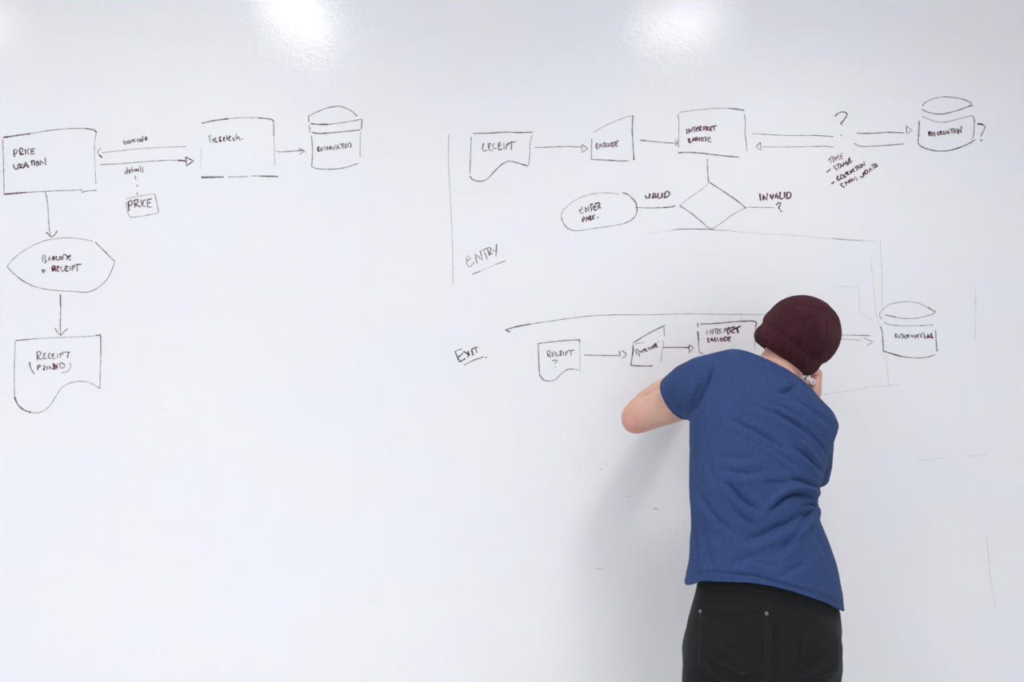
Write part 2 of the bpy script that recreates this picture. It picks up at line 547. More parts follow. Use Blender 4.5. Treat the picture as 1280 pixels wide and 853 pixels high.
drawing('arrow', 'straight hand-drawn arrow from the eye-shaped drawing to the printed receipt drawing', 'arrow', {
    'line': [(B, '402,470 405,560', 1.7, .85, .2), (B, '405,560 402,660 404,742', 1.35, .62, .6), (B, '366,695 385,725 405,745 425,722 452,697', 1.4, .7, .4)]})
drawing('flowchart_document', 'large wavy-bottomed sheet drawing reading RECEIPT (PRINTED)', 'drawing', {
    'outline': [(C_, '107,138 240,126', 1.5, .7, .1), (C_, '240,126 400,118 560,112 640,106', 1.15, .45, .2), (C_, '640,106 668,99 672,112', 1.5, .75, .4),
                (C_, '672,112 672,240', 1.6, .68, .2), (C_, '672,240 668,380 666,460', 1.2, .55, .5), (C_, '103,142 98,240 95,400 98,515', 1.2, .5, .2),
                (C_, '98,515 118,562 155,598 205,618', 1.9, .92, .6), (C_, '205,618 240,621 290,608 330,575 360,530 385,490 410,455 450,428 500,413 560,412 610,425 668,460', 1.15, .55, .3)],
    'lettering': [(a4, '300,180 305,380; 295,200 340,170 390,200 370,260 320,290; 320,290 355,345 400,350 440,320', 1.6, .75, .6), (a4, '500,205 440,245 480,270 440,300 470,350 525,330', 1.6, .75, .6),
                  (a4, '600,210 555,270 580,335 625,340', 1.6, .75, .5), (a4, '690,220 630,260 680,275 640,300 670,345 720,335', 1.6, .75, .8), (a4, '775,225 765,325', 1.6, .75, .2),
                  (a4, '825,225 830,320; 820,235 880,200 900,235 840,250', 1.4, .65, .5), (a4, '900,190 1055,190; 1020,200 990,325', 1.5, .75, .4),
                  (a4, '125,420 140,500 170,590 240,690', 1.6, .8, .1), (a4, '1035,430 1075,480 1050,560 980,640 850,660', 1.3, .6, .1, .2),
                  (a4, '310,510 315,600; 300,525 350,480 380,510 330,545', 1.6, .85, .5), (a4, '430,510 470,490 480,530 440,590 480,600', 1.7, .85, .6), (a4, '530,510 525,600', 1.6, .85, .4),
                  (a4, '575,580 585,500 640,580 670,580', 1.5, .75, .4), (a4, '650,465 700,460; 690,470 680,580 720,570; 710,480 735,560', 2.4, .9, 1.0),
                  (a4, '790,460 740,490 770,530 735,550 770,585', 1.5, .7, .4), (a4, '820,460 835,560; 810,450 870,440 930,480 920,540 840,560', 1.6, .75, .4)]})
drawing('ink_mark', 'dark pen dab cut off beside the PRICE LOCATION box', 'mark', {'dab': [(U, '-3,213.6 .6,213.9', 2.0, .9, .2)]})

# ---- entry chart
drawing('dividing_line', 'long faint vertical pen line dividing the two charts', 'line', {
    'line': [(U, '561,168 560.6,190 561.2,215 563,250 565,290 565.8,320 566.2,356', 1.0, .46, .2, .2)]})
drawing('flowchart_document', 'wavy-bottomed sheet drawing reading RECEIPT, beside the long dividing line', 'drawing', {
    'outline': [(E, '222,198 340,194 440,188 520,191 620,189', 1.6, .72, .2), (E, '208,218 204,340 199,465', 1.3, .6, .1),
                (E, '200,480 215,502 250,515 290,513 325,492 365,448 410,405 445,386 480,384 585,414', 1.5, .75, .3), (E, '613,210 600,270 597,350 590,410', 1.2, .55, .2)],
    'lettering': [(a7, '210,195 175,300 195,405 255,400 295,370', 1.6, .75, .4), (a7, '325,205 335,340; 320,210 385,190 390,225 340,290; 345,290 360,380 400,400 445,370', 1.5, .72, .4),
                  (a7, '490,195 440,270 475,350 545,320', 1.5, .75, .3), (a7, '660,175 600,200 580,250; 600,210 600,350 630,380 700,340; 605,285 670,230', 1.7, .8, .3), (a7, '740,195 755,375', 1.5, .68, .2),
                  (a7, '815,230 805,360; 815,230 860,190 885,205 820,265', 1.6, .75, .5), (a7, '880,190 1070,155; 950,135 940,375', 1.5, .72, .2)]})
drawing('arrow', 'arrow with triangle head between the RECEIPT sheet and the BARCODE shape of the entry row', 'arrow', {
    'line': [(E, '632,291 760,287 850,284 945,289', 1.3, .62, .1)], 'arrowhead': [(E, '947,272 985,297 945,325 947,272', 1.3, .62, .4)]})
drawing('flowchart_shape', 'slant-topped box reading BARCODE in the entry row', 'drawing', {
    'outline': [(E, '1012,230 1010,300 1010,366', 1.4, .68, .1), (F, '62,245 120,210 200,172 270,146 325,130', 1.1, .48, .2), (F, '326,130 321,230', 1.7, .65, .1),
                (F, '321,230 326,310 333,428', 1.6, .72, .3), (F, '44,424 150,428 230,433 300,434', 1.5, .72, .2)],
    'lettering': [(a8, '240,300 205,350 210,420 235,465; 215,300 250,310 250,360 225,390; 230,390 270,440 235,465', 1.4, .66, .4), (a8, '310,430 315,330 355,310 375,410; 310,370 370,360', 1.4, .72, .8),
                  (a8, '400,310 460,280 440,320; 425,300 430,405 465,390', 1.6, .8, .7), (a8, '500,295 475,350 500,395 530,380', 1.5, .75, .5), (a8, '545,300 545,385 600,375 605,290', 1.5, .75, .6),
                  (a8, '620,280 650,400; 620,285 690,300 680,390 640,405', 1.8, .72, .9), (a8, '680,270 720,260 740,320 730,385', 1.5, .75, .4), (a8, '820,235 740,280 745,390 800,380; 745,330 790,305', 1.5, .75, .5)]})
drawing('arrow', 'arrow from the BARCODE shape to the INTERPRET BARCODE box in the entry row', 'arrow', {
    'line': [(F, '372,295 450,303 540,312 620,315; 605,292 630,312 608,330', 1.4, .65, .1)]})
drawing('flowchart_box', 'box reading INTERPRET BARCODE standing over the diamond', 'drawing', {
    'outline': [(F, '636,110 740,95 860,84 960,83', 1.15, .5, .1), (F, '960,83 1020,88 1068,97', 1.7, .78, .2), (F, '627,122 633,190 630,280 630,345', 1.2, .55, .2),
                (F, '627,380 690,376 780,382 900,396 1033,409', 1.6, .75, .3), (F, '1069,122 1075,180 1073,240 1080,300 1085,366', 1.3, .62, .2)],
    'lettering': [(b1, '180,240 185,375', 1.7, .85, .1), (b1, '240,350 235,240 300,320 325,215', 2.0, .95, .5), (b1, '315,210 420,180; 365,195 385,330', 1.8, .85, .4),
                  (b1, '490,190 430,215 425,280 470,315; 430,255 480,230', 1.7, .85, .5), (b1, '495,215 530,300; 490,195 570,170 570,200 515,270; 530,265 585,285', 1.9, .92, .7),
                  (b1, '630,280 635,180 670,170 680,210 645,240', 1.8, .9, .8), (b1, '700,180 705,285; 700,185 745,180 740,225 715,240; 720,240 765,285', 2.0, .92, .8),
                  (b1, '860,175 800,190 800,280 855,280; 795,235 840,225', 1.9, .9, .7), (b1, '850,185 980,150; 905,180 910,275', 1.8, .9, .3),
                  (b1, '225,490 235,570 265,610 305,580; 235,500 260,520 240,560', 2.3, .95, .7), (b1, '325,575 360,475 400,560; 340,540 390,530', 1.8, .9, .9),
                  (b1, '400,490 420,570; 395,490 460,460 455,500 425,530; 430,530 475,555', 1.8, .9, .8), (b1, '525,465 500,515 530,565', 2.0, .95, .5), (b1, '590,465 560,510 580,560 620,550 625,490 590,465', 1.9, .92, .8),
                  (b1, '650,455 690,480 695,540 665,570', 2.0, .95, .3), (b1, '810,455 745,480 755,560 800,595 830,570; 760,505 815,490', 1.6, .8, .2)]})
drawing('pen_line', 'long line without head above the triangle-headed arrow, meeting a question mark', 'line', {
    'line': [(G, '57,305 200,313 330,318 460,316', 1.2, .55, .1), (G, '460,316 595,324', 1.4, .65, .2)]})
drawing('arrow', 'long arrow with small triangle head pointing back at the box over the diamond', 'arrow', {
    'line': [(G, '120,394 300,394 470,391', 1.1, .48, .1), (G, '470,391 540,389 600,397', 1.3, .6, .1)],
    'arrowhead': [(G, '110,362 80,392 110,416 110,362', 1.3, .65, .4), (G, '123,414', 1.1, .6, .2)]})
drawing('question_mark', 'large question mark over the gap between the long lines and the short lines', 'writing', {
    'hook': [(G, '605,190 640,163 675,163 687,180 665,215 643,240', 1.6, .92, .1), (G, '643,240 652,250 662,244', 1.3, .7, .1)], 'dot': [(G, '648,316', 1.5, .85, .1)]})
drawing('arrow', 'short line with detached triangle head pointing at the far cylinder', 'arrow', {
    'line': [(G, '752,302 850,303 960,296 1065,300', 1.5, .7, .1)], 'arrowhead': [(H, '496,252 533,283 497,309 496,252', 1.35, .68, .4)]})
drawing('pen_line', 'short bent line under the arrow with the detached triangle head', 'line', {
    'line': [(G, '733,369 770,388 830,390 950,383', 1.3, .6, .1), (G, '950,383 1065,373', 1.4, .65, .1)]})
drawing('handwritten_note', 'slanting red-black note in four lines starting TIME STAMP', 'writing', {
    'dash': [(b5, '50,475 130,410', 1.7, .85, .2)], 'dash ': [(b5, '145,700 200,655', 1.9, .92, .2)],
    'lettering': [(b5, '75,245 155,155; 120,205 135,300', 1.4, .7, .4), (b5, '165,170 190,285', 1.4, .7, .5), (b5, '225,250 205,170 245,215 265,130 300,240', 1.5, .78, .7),
                  (b5, '360,100 315,135 325,210 365,210; 320,170 365,155', 1.4, .7, .4),
                  (b5, '235,345 190,360 205,390 250,410 235,435', 1.9, .9, .8), (b5, '240,320 310,310; 270,320 285,410', 1.6, .82, .8), (b5, '320,390 325,310 365,365; 325,350 350,340', 1.6, .85, .9),
                  (b5, '370,365 375,280 410,330 425,255 465,340', 1.7, .88, .9), (b5, '465,320 480,200; 495,185 505,305', 1.9, .9, .6), (b5, '537,262', 1.7, .8, .2),
                  (b5, '240,590 280,635; 265,540 255,600; 275,630 330,590', 2.0, .95, .6), (b5, '330,520 315,560 340,600 365,575', 1.8, .9, .7), (b5, '330,515 380,545 390,580 355,590', 1.7, .88, .7),
                  (b5, '420,490 385,540 410,570 430,545', 1.8, .9, .8), (b5, '440,455 455,530; 420,490 460,460 455,500; 455,500 490,520', 1.9, .92, .9), (b5, '495,445 520,500 540,420 560,470', 1.8, .9, .8),
                  (b5, '560,410 595,470; 545,430 580,395', 1.7, .88, .8), (b5, '590,380 650,340; 620,365 640,440', 1.6, .85, .7), (b5, '650,350 675,420', 1.5, .8, .6), (b5, '690,320 670,375 710,390 725,340 695,322', 1.6, .85, .7),
                  (b5, '740,380 735,310 795,345 770,265', 1.7, .85, .5),
                  (b5, '360,685 315,705 345,740 395,755 375,775', 2.0, .92, .6), (b5, '440,735 405,660 425,650; 410,700 470,650', 1.7, .88, .9), (b5, '490,690 475,620 510,660 500,600', 1.7, .88, .8),
                  (b5, '540,660 530,590 565,620', 1.6, .82, .8), (b5, '575,640 600,560 645,610 625,635', 1.6, .82, .6),
                  (b5, '700,550 725,575 770,540 760,470; 745,520 785,480', 1.8, .9, .7), (b5, '795,510 790,440 820,430; 810,510 850,480 830,420', 1.9, .92, .8), (b5, '875,470 890,390 930,440', 1.6, .85, .7),
                  (b5, '905,345 1000,300; 950,340 970,415', 1.6, .8, .6), (b5, '1045,345 1000,380 985,345 1030,310; 985,345 1040,335', 1.6, .8, .7)]})
drawing('flowchart_cylinder', 'lidded cylinder reading RESERVATION with a question mark beside it', 'drawing', {
    'outline': [(H, '603,122 620,98 670,74 740,60 800,62 870,74', 1.3, .6, .2), (H, '870,74 910,90 931,104', 1.7, .8, .2), (H, '597,143 640,162 700,174 760,170 850,146 930,116 936,121', 1.5, .72, .2),
                (H, '604,190 650,212 710,227 770,225 850,205 935,184', 1.2, .55, .2), (H, '935,184 947,205 948,260 942,320 928,345', 1.4, .68, .4), (H, '581,220 578,300 573,365', 1.6, .75, .1),
                (H, '573,365 590,388 650,412 720,422 780,417 850,398 910,372 955,345', 1.6, .78, .3)],
    'lettering': [(b6, '150,215 160,290; 150,225 180,200 180,240 160,255; 165,255 195,285', 2.0, .9, .8), (b6, '225,215 200,250 220,285 250,270; 205,250 235,240', 1.7, .85, .7), (b6, '265,215 240,235 275,265 255,295', 1.7, .85, .6),
                  (b6, '325,215 305,240 325,270 345,255', 1.9, .9, .8), (b6, '350,200 365,265; 350,205 380,200 370,235; 370,235 405,260', 1.9, .9, .8), (b6, '415,195 425,255 450,255 465,190', 1.7, .85, .6),
                  (b6, '480,250 500,185 525,250', 1.7, .85, .6), (b6, '520,175 600,150; 560,165 570,240', 1.6, .82, .5), (b6, '600,150 610,240', 1.6, .82, .4), (b6, '650,160 630,195 655,230 680,190 655,160', 1.7, .82, .6),
                  (b6, '680,250 690,165 730,230 735,110', 1.8, .9, .5)]})
drawing('question_mark', 'question mark with a thick top stroke beside the far cylinder', 'writing', {
    'hook': [(b6, '1020,75 1070,72 1120,85', 2.2, 1.0, .0), (b6, '1120,85 1160,120 1130,190 1075,300', 1.4, .72, .3)], 'dot': [(b6, '1090,362', 1.9, .95, .0)]})
drawing('connecting_line', 'short vertical line joining the INTERPRET BARCODE box to the diamond', 'line', {
    'line': [(F, '822,420 824,500 830,575', 1.5, .68, .1)]})
drawing('flowchart_diamond', 'diamond outline between the words VALID and INVALID', 'drawing', {
    'outline': [(J, '250,150 320,195 410,255 450,285 490,320', 1.5, .78, .6), (J, '245,155 200,195 120,250 50,305', 1.0, .45, .2), (J, '50,305 120,350 200,415 245,455 265,460', 1.4, .68, .6),
                (J, '265,460 330,420 420,355 505,315', 1.15, .52, .4)]})
drawing('connecting_line', 'horizontal line under the word VALID', 'line', {'line': [(I_, '553,317 650,320 740,318', 1.4, .6, .5), (I_, '740,318 800,313 822,305', 1.6, .78, .2)]})
drawing('written_word', 'bold handwritten word VALID on the line to the diamond', 'writing', {
    'lettering': [(b3, '155,240 230,345', 2.0, .95, .1), (b3, '320,180 285,345', 2.3, 1.0, .1), (b3, '395,345 435,175 480,190 530,325; 430,300 520,290', 2.2, .95, .9),
                  (b3, '575,165 570,290 610,335 680,310', 2.1, .95, .6), (b3, '705,165 700,320', 2.1, .95, .5), (b3, '755,165 800,165 780,315; 770,320 880,280 945,210 930,140 880,110 820,140', 2.2, .95, .6)]})
drawing('flowchart_oval', 'rounded oval outline reading ENTER PARK', 'drawing', {
    'outline': [(I_, '445,228 380,221 300,222 220,240 150,272 95,315 65,355 62,385', 1.1, .45, .2), (I_, '62,385 75,420 100,452 135,470', 1.5, .75, .5), (I_, '135,470 180,472 280,457 400,440 480,425', 1.15, .5, .3),
                (I_, '480,425 530,400 560,365 568,330', 1.5, .72, .5), (I_, '568,330 560,290 530,250 500,228 470,219', 1.6, .82, .4)],
    'lettering': [(b2, '330,225 275,240; 320,265 225,345; 230,290 235,360 290,410 350,385', 1.5, .75, .2), (b2, '425,380 400,220 515,355 500,185', 1.8, .88, .4), (b2, '545,150 645,125; 575,180 600,350', 1.8, .88, .2),
                  (b2, '730,185 660,190; 650,190 665,290 715,325 755,280; 665,235 730,225', 1.7, .85, .3), (b2, '690,120 830,95 850,120 835,210 890,255', 1.9, .92, .2), (b2, '790,150 795,290; 810,250 835,240', 2.6, .7, .9),
                  (b2, '335,680 315,600 350,515 385,560 345,630 310,600', 1.8, .82, .5), (b2, '430,660 440,520 500,545 450,590', 1.8, .85, .9), (b2, '545,470 500,620; 500,560 570,630', 1.7, .85, .8),
                  (b2, '560,480 580,610; 640,570 560,630', 1.7, .85, .7), (b2, '620,470 650,600; 700,445 640,530 680,590', 1.7, .85, .6), (b2, '790,540', 1.8, .8, .1)]})
drawing('connecting_line', 'short horizontal line ending at the small question mark under INVALID', 'line', {
    'line': [(J, '505,315 600,317 685,318', 1.15, .52, .1)]})
drawing('written_word', 'bold handwritten word INVALID with a small question mark below it', 'writing', {
    'lettering': [(b4, '205,150 230,345', 2.3, 1.0, .3), (b4, '305,335 290,185 395,330 405,135', 2.1, .95, .6), (b4, '480,175 530,310 575,160', 2.1, .95, .5), (b4, '605,280 650,135 695,290; 625,235 690,230', 2.0, .92, 1.0),
                  (b4, '750,105 740,270 780,305 830,265', 2.1, .97, .3), (b4, '870,105 865,270', 2.1, .97, .3), (b4, '930,130 925,285; 905,285 1000,270 1040,200 1020,130 970,110 930,140', 2.1, .92, .7)],
    'question_mark': [(b4, '645,460 700,400 765,395 750,460 710,520 740,575', 2.0, .98, .2), (b4, '775,620', 1.9, .95, .1)]})
drawing('written_word', 'slanting underlined word ENTRY beside the foot of the dividing line', 'writing', {
    'lettering': [(c6, '65,410 60,490 65,560 100,620 150,640 245,530; 65,520 165,430; 100,405 135,380', 1.4, .6, .2), (c6, '315,565 255,330 440,480 380,255', 1.6, .75, .3), (c6, '425,255 590,175; 475,270 555,465', 1.5, .7, .5),
                  (c6, '555,210 600,380; 590,175 640,210 600,350; 600,350 680,315', 1.5, .7, .7), (c6, '675,235 780,295; 770,100 765,280 750,400', 1.6, .75, .5)],
    'underline': [(c6, '205,815 380,745', 1.5, .62, .1), (c6, '380,745 560,670 740,585', .9, .3, .1), (c6, '740,585 985,500', 1.5, .65, .1)]})

# ---- exit chart
drawing('written_word', 'slanting underlined word EXIT beside the wavy RECEIPT ? sheet', 'writing', {
    'lettering': [(b7, '185,410 240,540 310,695', 2.0, .95, .1), (b7, '200,415 290,370 380,355', 1.4, .65, .1), (b7, '265,570 340,520 405,455', 1.6, .8, .1), (b7, '315,695 400,645 465,605', 1.8, .9, .1),
                  (b7, '410,410 500,470 590,510; 535,410 545,490 535,575', 1.9, .92, .1), (b7, '625,375 650,450 675,525', 1.9, .92, .1), (b7, '625,370 720,315 800,300; 735,325 755,400 780,465', 1.6, .82, .1), (b7, '840,318', 1.3, .4, 0)],
    'underline': [(b7, '430,780 560,710 700,645 850,595 950,555', 1.5, .7, .1), (b7, '1018,578', 1.6, .8, .0)]})
drawing('arrow', 'long curved line with a small barb running back over the exit row from the beanie', 'arrow', {
    'line': [(K_, '436,708 500,688 600,668', 1.7, .85, .2), (K_, '600,668 760,645 900,625 1030,612 1180,606 1280,606', 1.2, .5, .2), (M_, '200,180 400,178 600,173 800,176 1000,178 1100,178', 1.1, .45, .1), (K_, '436,708 468,722', 1.7, .85, .2)]})
drawing('flowchart_document', 'wavy-bottomed sheet drawing reading RECEIPT with a question mark under it', 'drawing', {
    'outline': [(L_, '655,370 658,470 663,580', 1.5, .7, .2), (L_, '655,371 740,361 850,350 930,347', 1.4, .66, .1), (L_, '931,342 931,365', 1.6, .75, .1), (L_, '931,365 933,450 934,560', .95, .35, .1),
                (L_, '663,580 690,615', 1.7, .75, .1), (L_, '690,615 735,623 775,608 810,572 840,550 870,541 920,547', 1.3, .6, .1)],
    'lettering': [(b8, '195,205 200,325; 195,205 240,180 275,215 265,265 205,310; 205,310 255,340 300,345', 1.5, .72, .5), (b8, '400,205 310,245 365,265 310,300 370,340', 1.5, .72, .5), (b8, '430,220 420,290 460,335 500,300', 1.5, .72, .5),
                  (b8, '590,185 520,215 580,250 515,285 575,315', 1.7, .82, .6), (b8, '625,220 630,310', 1.6, .8, .3), (b8, '685,320 690,220 740,190 730,235 700,255', 1.6, .78, .7), (b8, '750,185 915,170; 825,190 825,310', 1.7, .8, .3),
                  (b8, '330,460 400,430 465,440 420,500 390,535', 1.5, .72, .2), (b8, '415,615', 1.4, .6, .1)]})
drawing('arrow', 'arrow with a half-round head after the RECEIPT ? sheet', 'arrow', {
    'line': [(L_, '960,448 1080,451 1195,452', 1.4, .65, .2)], 'arrowhead': [(L_, '1197,422 1200,460; 1215,420 1240,440 1238,455 1215,468', 1.5, .72, .2)]})
drawing('flowchart_shape', 'small slant-topped box reading BARCODE in the exit row', 'drawing', {
    'outline': [(M_, '218,382 220,420 205,515', 1.9, .78, .2), (M_, '205,515 235,520 320,522 352,520', 1.7, .8, .2), (M_, '222,368 300,318 370,280 435,250', 1.5, .72, .2), (M_, '425,256 431,325', 1.3, .6, .2),
                (M_, '230,376 260,369 300,363', 1.1, .42, .1), (M_, '417,355 425,370 415,420 405,495', 1.1, .45, .1)],
    'lettering': [(c1, '310,385 335,510; 310,385 360,360 385,400 370,450; 370,450 415,510 400,555', 1.6, .78, .5), (c1, '415,440 435,400 460,450 480,380 510,450', 1.6, .8, .7), (c1, '505,360 540,400; 535,410 545,360 560,330 580,380 595,420 625,400', 1.7, .85, .8),
                  (c1, '655,300 645,350 680,375', 1.6, .8, .6), (c1, '715,300 695,340 735,355', 1.7, .85, .7), (c1, '750,270 745,330 790,320; 770,250 790,330 830,300', 1.8, .9, .8), (c1, '800,220 820,300; 840,190 850,260 870,300 910,290; 835,250 880,220', 1.8, .9, .8), (c1, '905,155', 1.4, .6, .1)]})
drawing('arrow', 'arrow with a droplet-shaped head before the exit-row INTERPRET BARCODE box', 'arrow', {
    'line': [(M_, '418,398 500,397 595,398', 1.6, .78, .1)], 'arrowhead': [(M_, '592,385 596,435 622,402 605,384 590,388', 1.6, .78, .3)]})
drawing('flowchart_box', 'box reading INTERPRET BARCODE half hidden by the shirt and the beanie', 'drawing', {
    'outline': [(M_, '665,241 760,238 900,226 1000,221 1035,224', 1.7, .75, .5), (M_, '1035,224 1042,235 1035,270', 1.6, .78, .3), (M_, '1035,270 1033,340 1032,412', 1.0, .4, .2), (M_, '648,232 656,262', 1.5, .7, .1),
                (M_, '652,290 657,350', 1.7, .8, .1), (M_, '657,350 659,400 663,430 688,440', 1.3, .6, .2), (M_, '915,446 960,438 1005,434', 1.4, .65, .2), (M_, '1036,322 1048,330', 1.3, .6, .2), (M_, '940,160 943,220', .9, .3, 0)],
    'lettering': [(c2, '250,240 250,340', 1.4, .65, .3), (c2, '320,330 325,210 380,335 395,200', 1.6, .75, .4), (c2, '430,205 520,210; 450,215 450,310', 1.5, .72, .3), (c2, '550,220 490,260 490,320 545,300; 575,210 530,250 585,305', 1.5, .72, .5),
                  (c2, '655,290 645,215 690,190 680,240', 1.6, .8, .4), (c2, '760,170 710,250 745,340', 2.6, 1.0, .4), (c2, '770,170 780,300', 2.0, .98, .4), (c2, '800,190 870,155 900,200 830,230 820,290 890,290', 2.2, 1.0, .5),
                  (c2, '870,215 1025,140; 935,190 965,305', 2.0, .95, .1),
                  (c2, '265,410 270,500 310,510; 270,415 300,430 280,455', 1.8, .9, .8), (c2, '340,480 355,410 405,500; 350,460 395,455', 1.8, .9, 1.0), (c2, '430,405 435,485 470,480; 430,410 455,405', 1.8, .88, .8),
                  (c2, '495,405 480,450 520,485', 1.7, .85, .6), (c2, '570,410 550,450 580,490 615,455 580,410', 1.8, .9, .8), (c2, '640,400 650,490; 640,395 700,400 715,450 660,490', 1.9, .92, .8), (c2, '800,390 740,400 735,485 795,480; 740,435 790,430', 1.7, .85, .5)]})
drawing('arrow', 'pair of lines with an open arrowhead between the beanie and the exit-row cylinder', 'arrow', {
    'line': [(N_, '255,367 350,369', 1.0, .42, .1), (N_, '350,369 468,372', 1.4, .62, .1), (N_, '262,394 340,399 405,403', 1.1, .46, .1)], 'arrowhead': [(N_, '425,388 486,414 448,437', 1.3, .6, .2)]})
drawing('flowchart_cylinder', 'lidded cylinder reading RESERVATION drawn lowest, beside the beanie', 'drawing', {
    'outline': [(N_, '546,263 530,230 560,188 610,160 690,147 750,148 800,160 850,182', 1.15, .48, .1), (N_, '850,182 905,215 880,230', 1.5, .7, .1), (N_, '880,230 800,252 720,259 640,250', 1.2, .52, .2), (N_, '640,250 568,234', 1.4, .65, .2),
                (N_, '562,278 580,295 640,304 740,307 840,304 888,298', 1.2, .55, .1, .15), (N_, '535,308 548,350 553,420 556,480', 1.5, .75, .1), (N_, '556,475 620,495 680,512', 1.8, .82, .5), (N_, '680,512 770,521 840,517 900,499', 1.3, .6, .2),
                (N_, '904,337 907,400', 1.4, .6, .1), (N_, '907,400 913,478', 1.7, .75, .1)],
    'lettering': [(c3, '255,150 265,235; 250,150 295,140 300,175 270,195; 275,195 330,230', 1.6, .78, .6), (c3, '385,155 345,190 375,235', 1.6, .78, .5), (c3, '390,140 430,145 425,235 400,245', 1.6, .78, .5), (c3, '460,215 500,185 475,175 465,215 495,245 530,225', 1.6, .78, .6),
                  (c3, '510,150 575,220; 585,150 520,195', 1.8, .85, .8), (c3, '625,160 635,205 665,210 685,160', 1.7, .82, .6), (c3, '705,235 740,165 780,225', 1.6, .78, .6), (c3, '740,160 830,150; 770,165 775,230', 1.4, .7, .5),
                  (c3, '845,150 845,225', 1.6, .78, .3), (c3, '855,125 890,115 915,150 930,200', 1.4, .65, .2), (c3, '930,180 915,215 950,245 985,215 960,185', 1.7, .8, .8), (c3, '1010,240 1005,145 1050,215 1080,210', 2.2, .98, .4), (c3, '1075,120 1090,235 1130,220', 2.2, .98, .4)]})

# ---- lines wiped off but still readable
drawing('erased_line', 'very faint wiped line running from the diamond towards a corner over the beanie', 'faint line', {
    'line': [(I_, '650,490 750,475 860,463 1000,462 1200,468', .9, 0.154, .0), (J, '0,465 140,460 330,470 540,488 760,500 1000,520 1280,543', .9, 0.172, .0), (O_, '0,150 100,158 300,168', 1.0, 0.190, .0)]})
drawing('erased_line', 'faint wiped vertical line ending on the lid of the exit-row cylinder', 'faint line', {
    'line': [(O_, '322,170 324,260 332,360 334,450 333,610', 1.0, 0.208, .0)]})
drawing('erased_line', 'faint slanting wiped line reaching the rim of the exit-row cylinder', 'faint line', {
    'line': [(O_, '255,270 265,360 275,450 285,560 300,680 315,740', .9, 0.168, .0)]})
drawing('erased_line', 'faint hooked wiped line over the arrow beside the beanie', 'faint line', {
    'line': [(N_, '240,45 310,45 390,52 395,120 398,205 430,240 490,275', .9, 0.172, .0)]})
drawing('erased_line', 'faint wiped line under the exit-row cylinder, level with the hand', 'faint line', {
    'line': [(N_, '150,765 300,745 440,720 500,710', .9, 0.181, .0), (N_, '500,710 580,707 668,695', .9, 0.217, .0), (N_, '572,500 582,600 592,700', .9, 0.181, .0)]})
drawing('erased_line', 'faint thin scratch low on the bare board beside the trousers', 'faint line', {
    'line': [(U, '1232.5,668 1235,690 1238,725 1244.5,758', .8, 0.199, .0)]})
drawing('erased_line', 'faint curved dash on bare board, the one closer to the shirt', 'faint line', {'line': [(U, '1145,574.5 1162,575.3 1178,572.5', .8, 0.190, .0)]})
drawing('erased_line', 'faint short dash on bare board, the one farther from the shirt', 'faint line', {'line': [(U, '1211,571 1222,569.5 1234,568.3', .8, 0.190, .0)]})
drawing('erased_line', 'faint vertical wiped stroke on bare board past the exit-row cylinder', 'faint line', {'line': [(O_, '955,490 956,560 957,620', .9, 0.199, .0), (O_, '957,620 955,760 954,830', .8, 0.145, .0)]})
drawing('pen_speck', 'tiny dark speck on the bare board under the bent elbow', 'mark', {'speck': [(U, '751,587', 1.2, .75, .2)]})
drawing('pen_speck', 'tiny reddish speck on bare board past the printed receipt drawing', 'mark', {'speck': [(U, '206.8,513.4', 1.0, .6, .8)]})
drawing('pen_speck', 'tiny grey speck under the ENTER PARK oval', 'mark', {'speck': [(I_, '160,512', 1.2, .5, .1)]})
drawing('pen_dash', 'tiny dark dash on the shaded board under the elbow', 'mark', {'dash': [(U, '817,636 823,636.5', 1.0, .55, .0)]})
drawing('pen_dash', 'tiny grey dash in the upper part of the elbow shadow', 'mark', {'dash': [(U, '781,620.5 788,621', .9, .35, .0)]})
drawing('pen_dash', 'tiny faint dash low on the board beside the elbow shadow', 'mark', {'dash': [(U, '744,711 754,711.5', .9, .35, .0)]})

# ------------------------------------------------------------------ the person at the board
def skin_material():
    m, nt, p = nodes_of('skin')
    nz = noise_node(nt, 14, 4, 0.6)
    r = ramp(nt, nz.outputs['Fac'], [(0.30, (0.62, 0.36, 0.275)), (0.70, (0.70, 0.44, 0.345))])
    fine = noise_node(nt, 160, 3, 0.6)
    f = ramp(nt, fine.outputs['Fac'], [(0.35, (0.95, 0.92, 0.91)), (0.6, (1, 1, 1))])
    c = mix(nt, 1.0, r.outputs['Color'], f.outputs['Color'], 'MULTIPLY')
    nt.links.new(c, p.inputs['Base Color'])
    at_ = N(nt, 'ShaderNodeAttribute')
    at_.attribute_name = 'flush'                    # redder skin over elbows, knuckles and fingertips
    fm = N(nt, 'ShaderNodeMath', operation='MULTIPLY')
    nt.links.new(at_.outputs['Fac'], fm.inputs[0])
    fm.inputs[1].default_value = 0.55
    c = mix(nt, fm.outputs[0], c, (0.62, 0.245, 0.195))
    nt.links.new(c, p.inputs['Base Color'])
    p.inputs['Roughness'].default_value = 0.5
    p.inputs['Subsurface Weight'].default_value = 0.12
    p.inputs['Subsurface Radius'].default_value = (0.012, 0.004, 0.002)
    p.inputs['Subsurface Scale'].default_value = 0.6
    return m


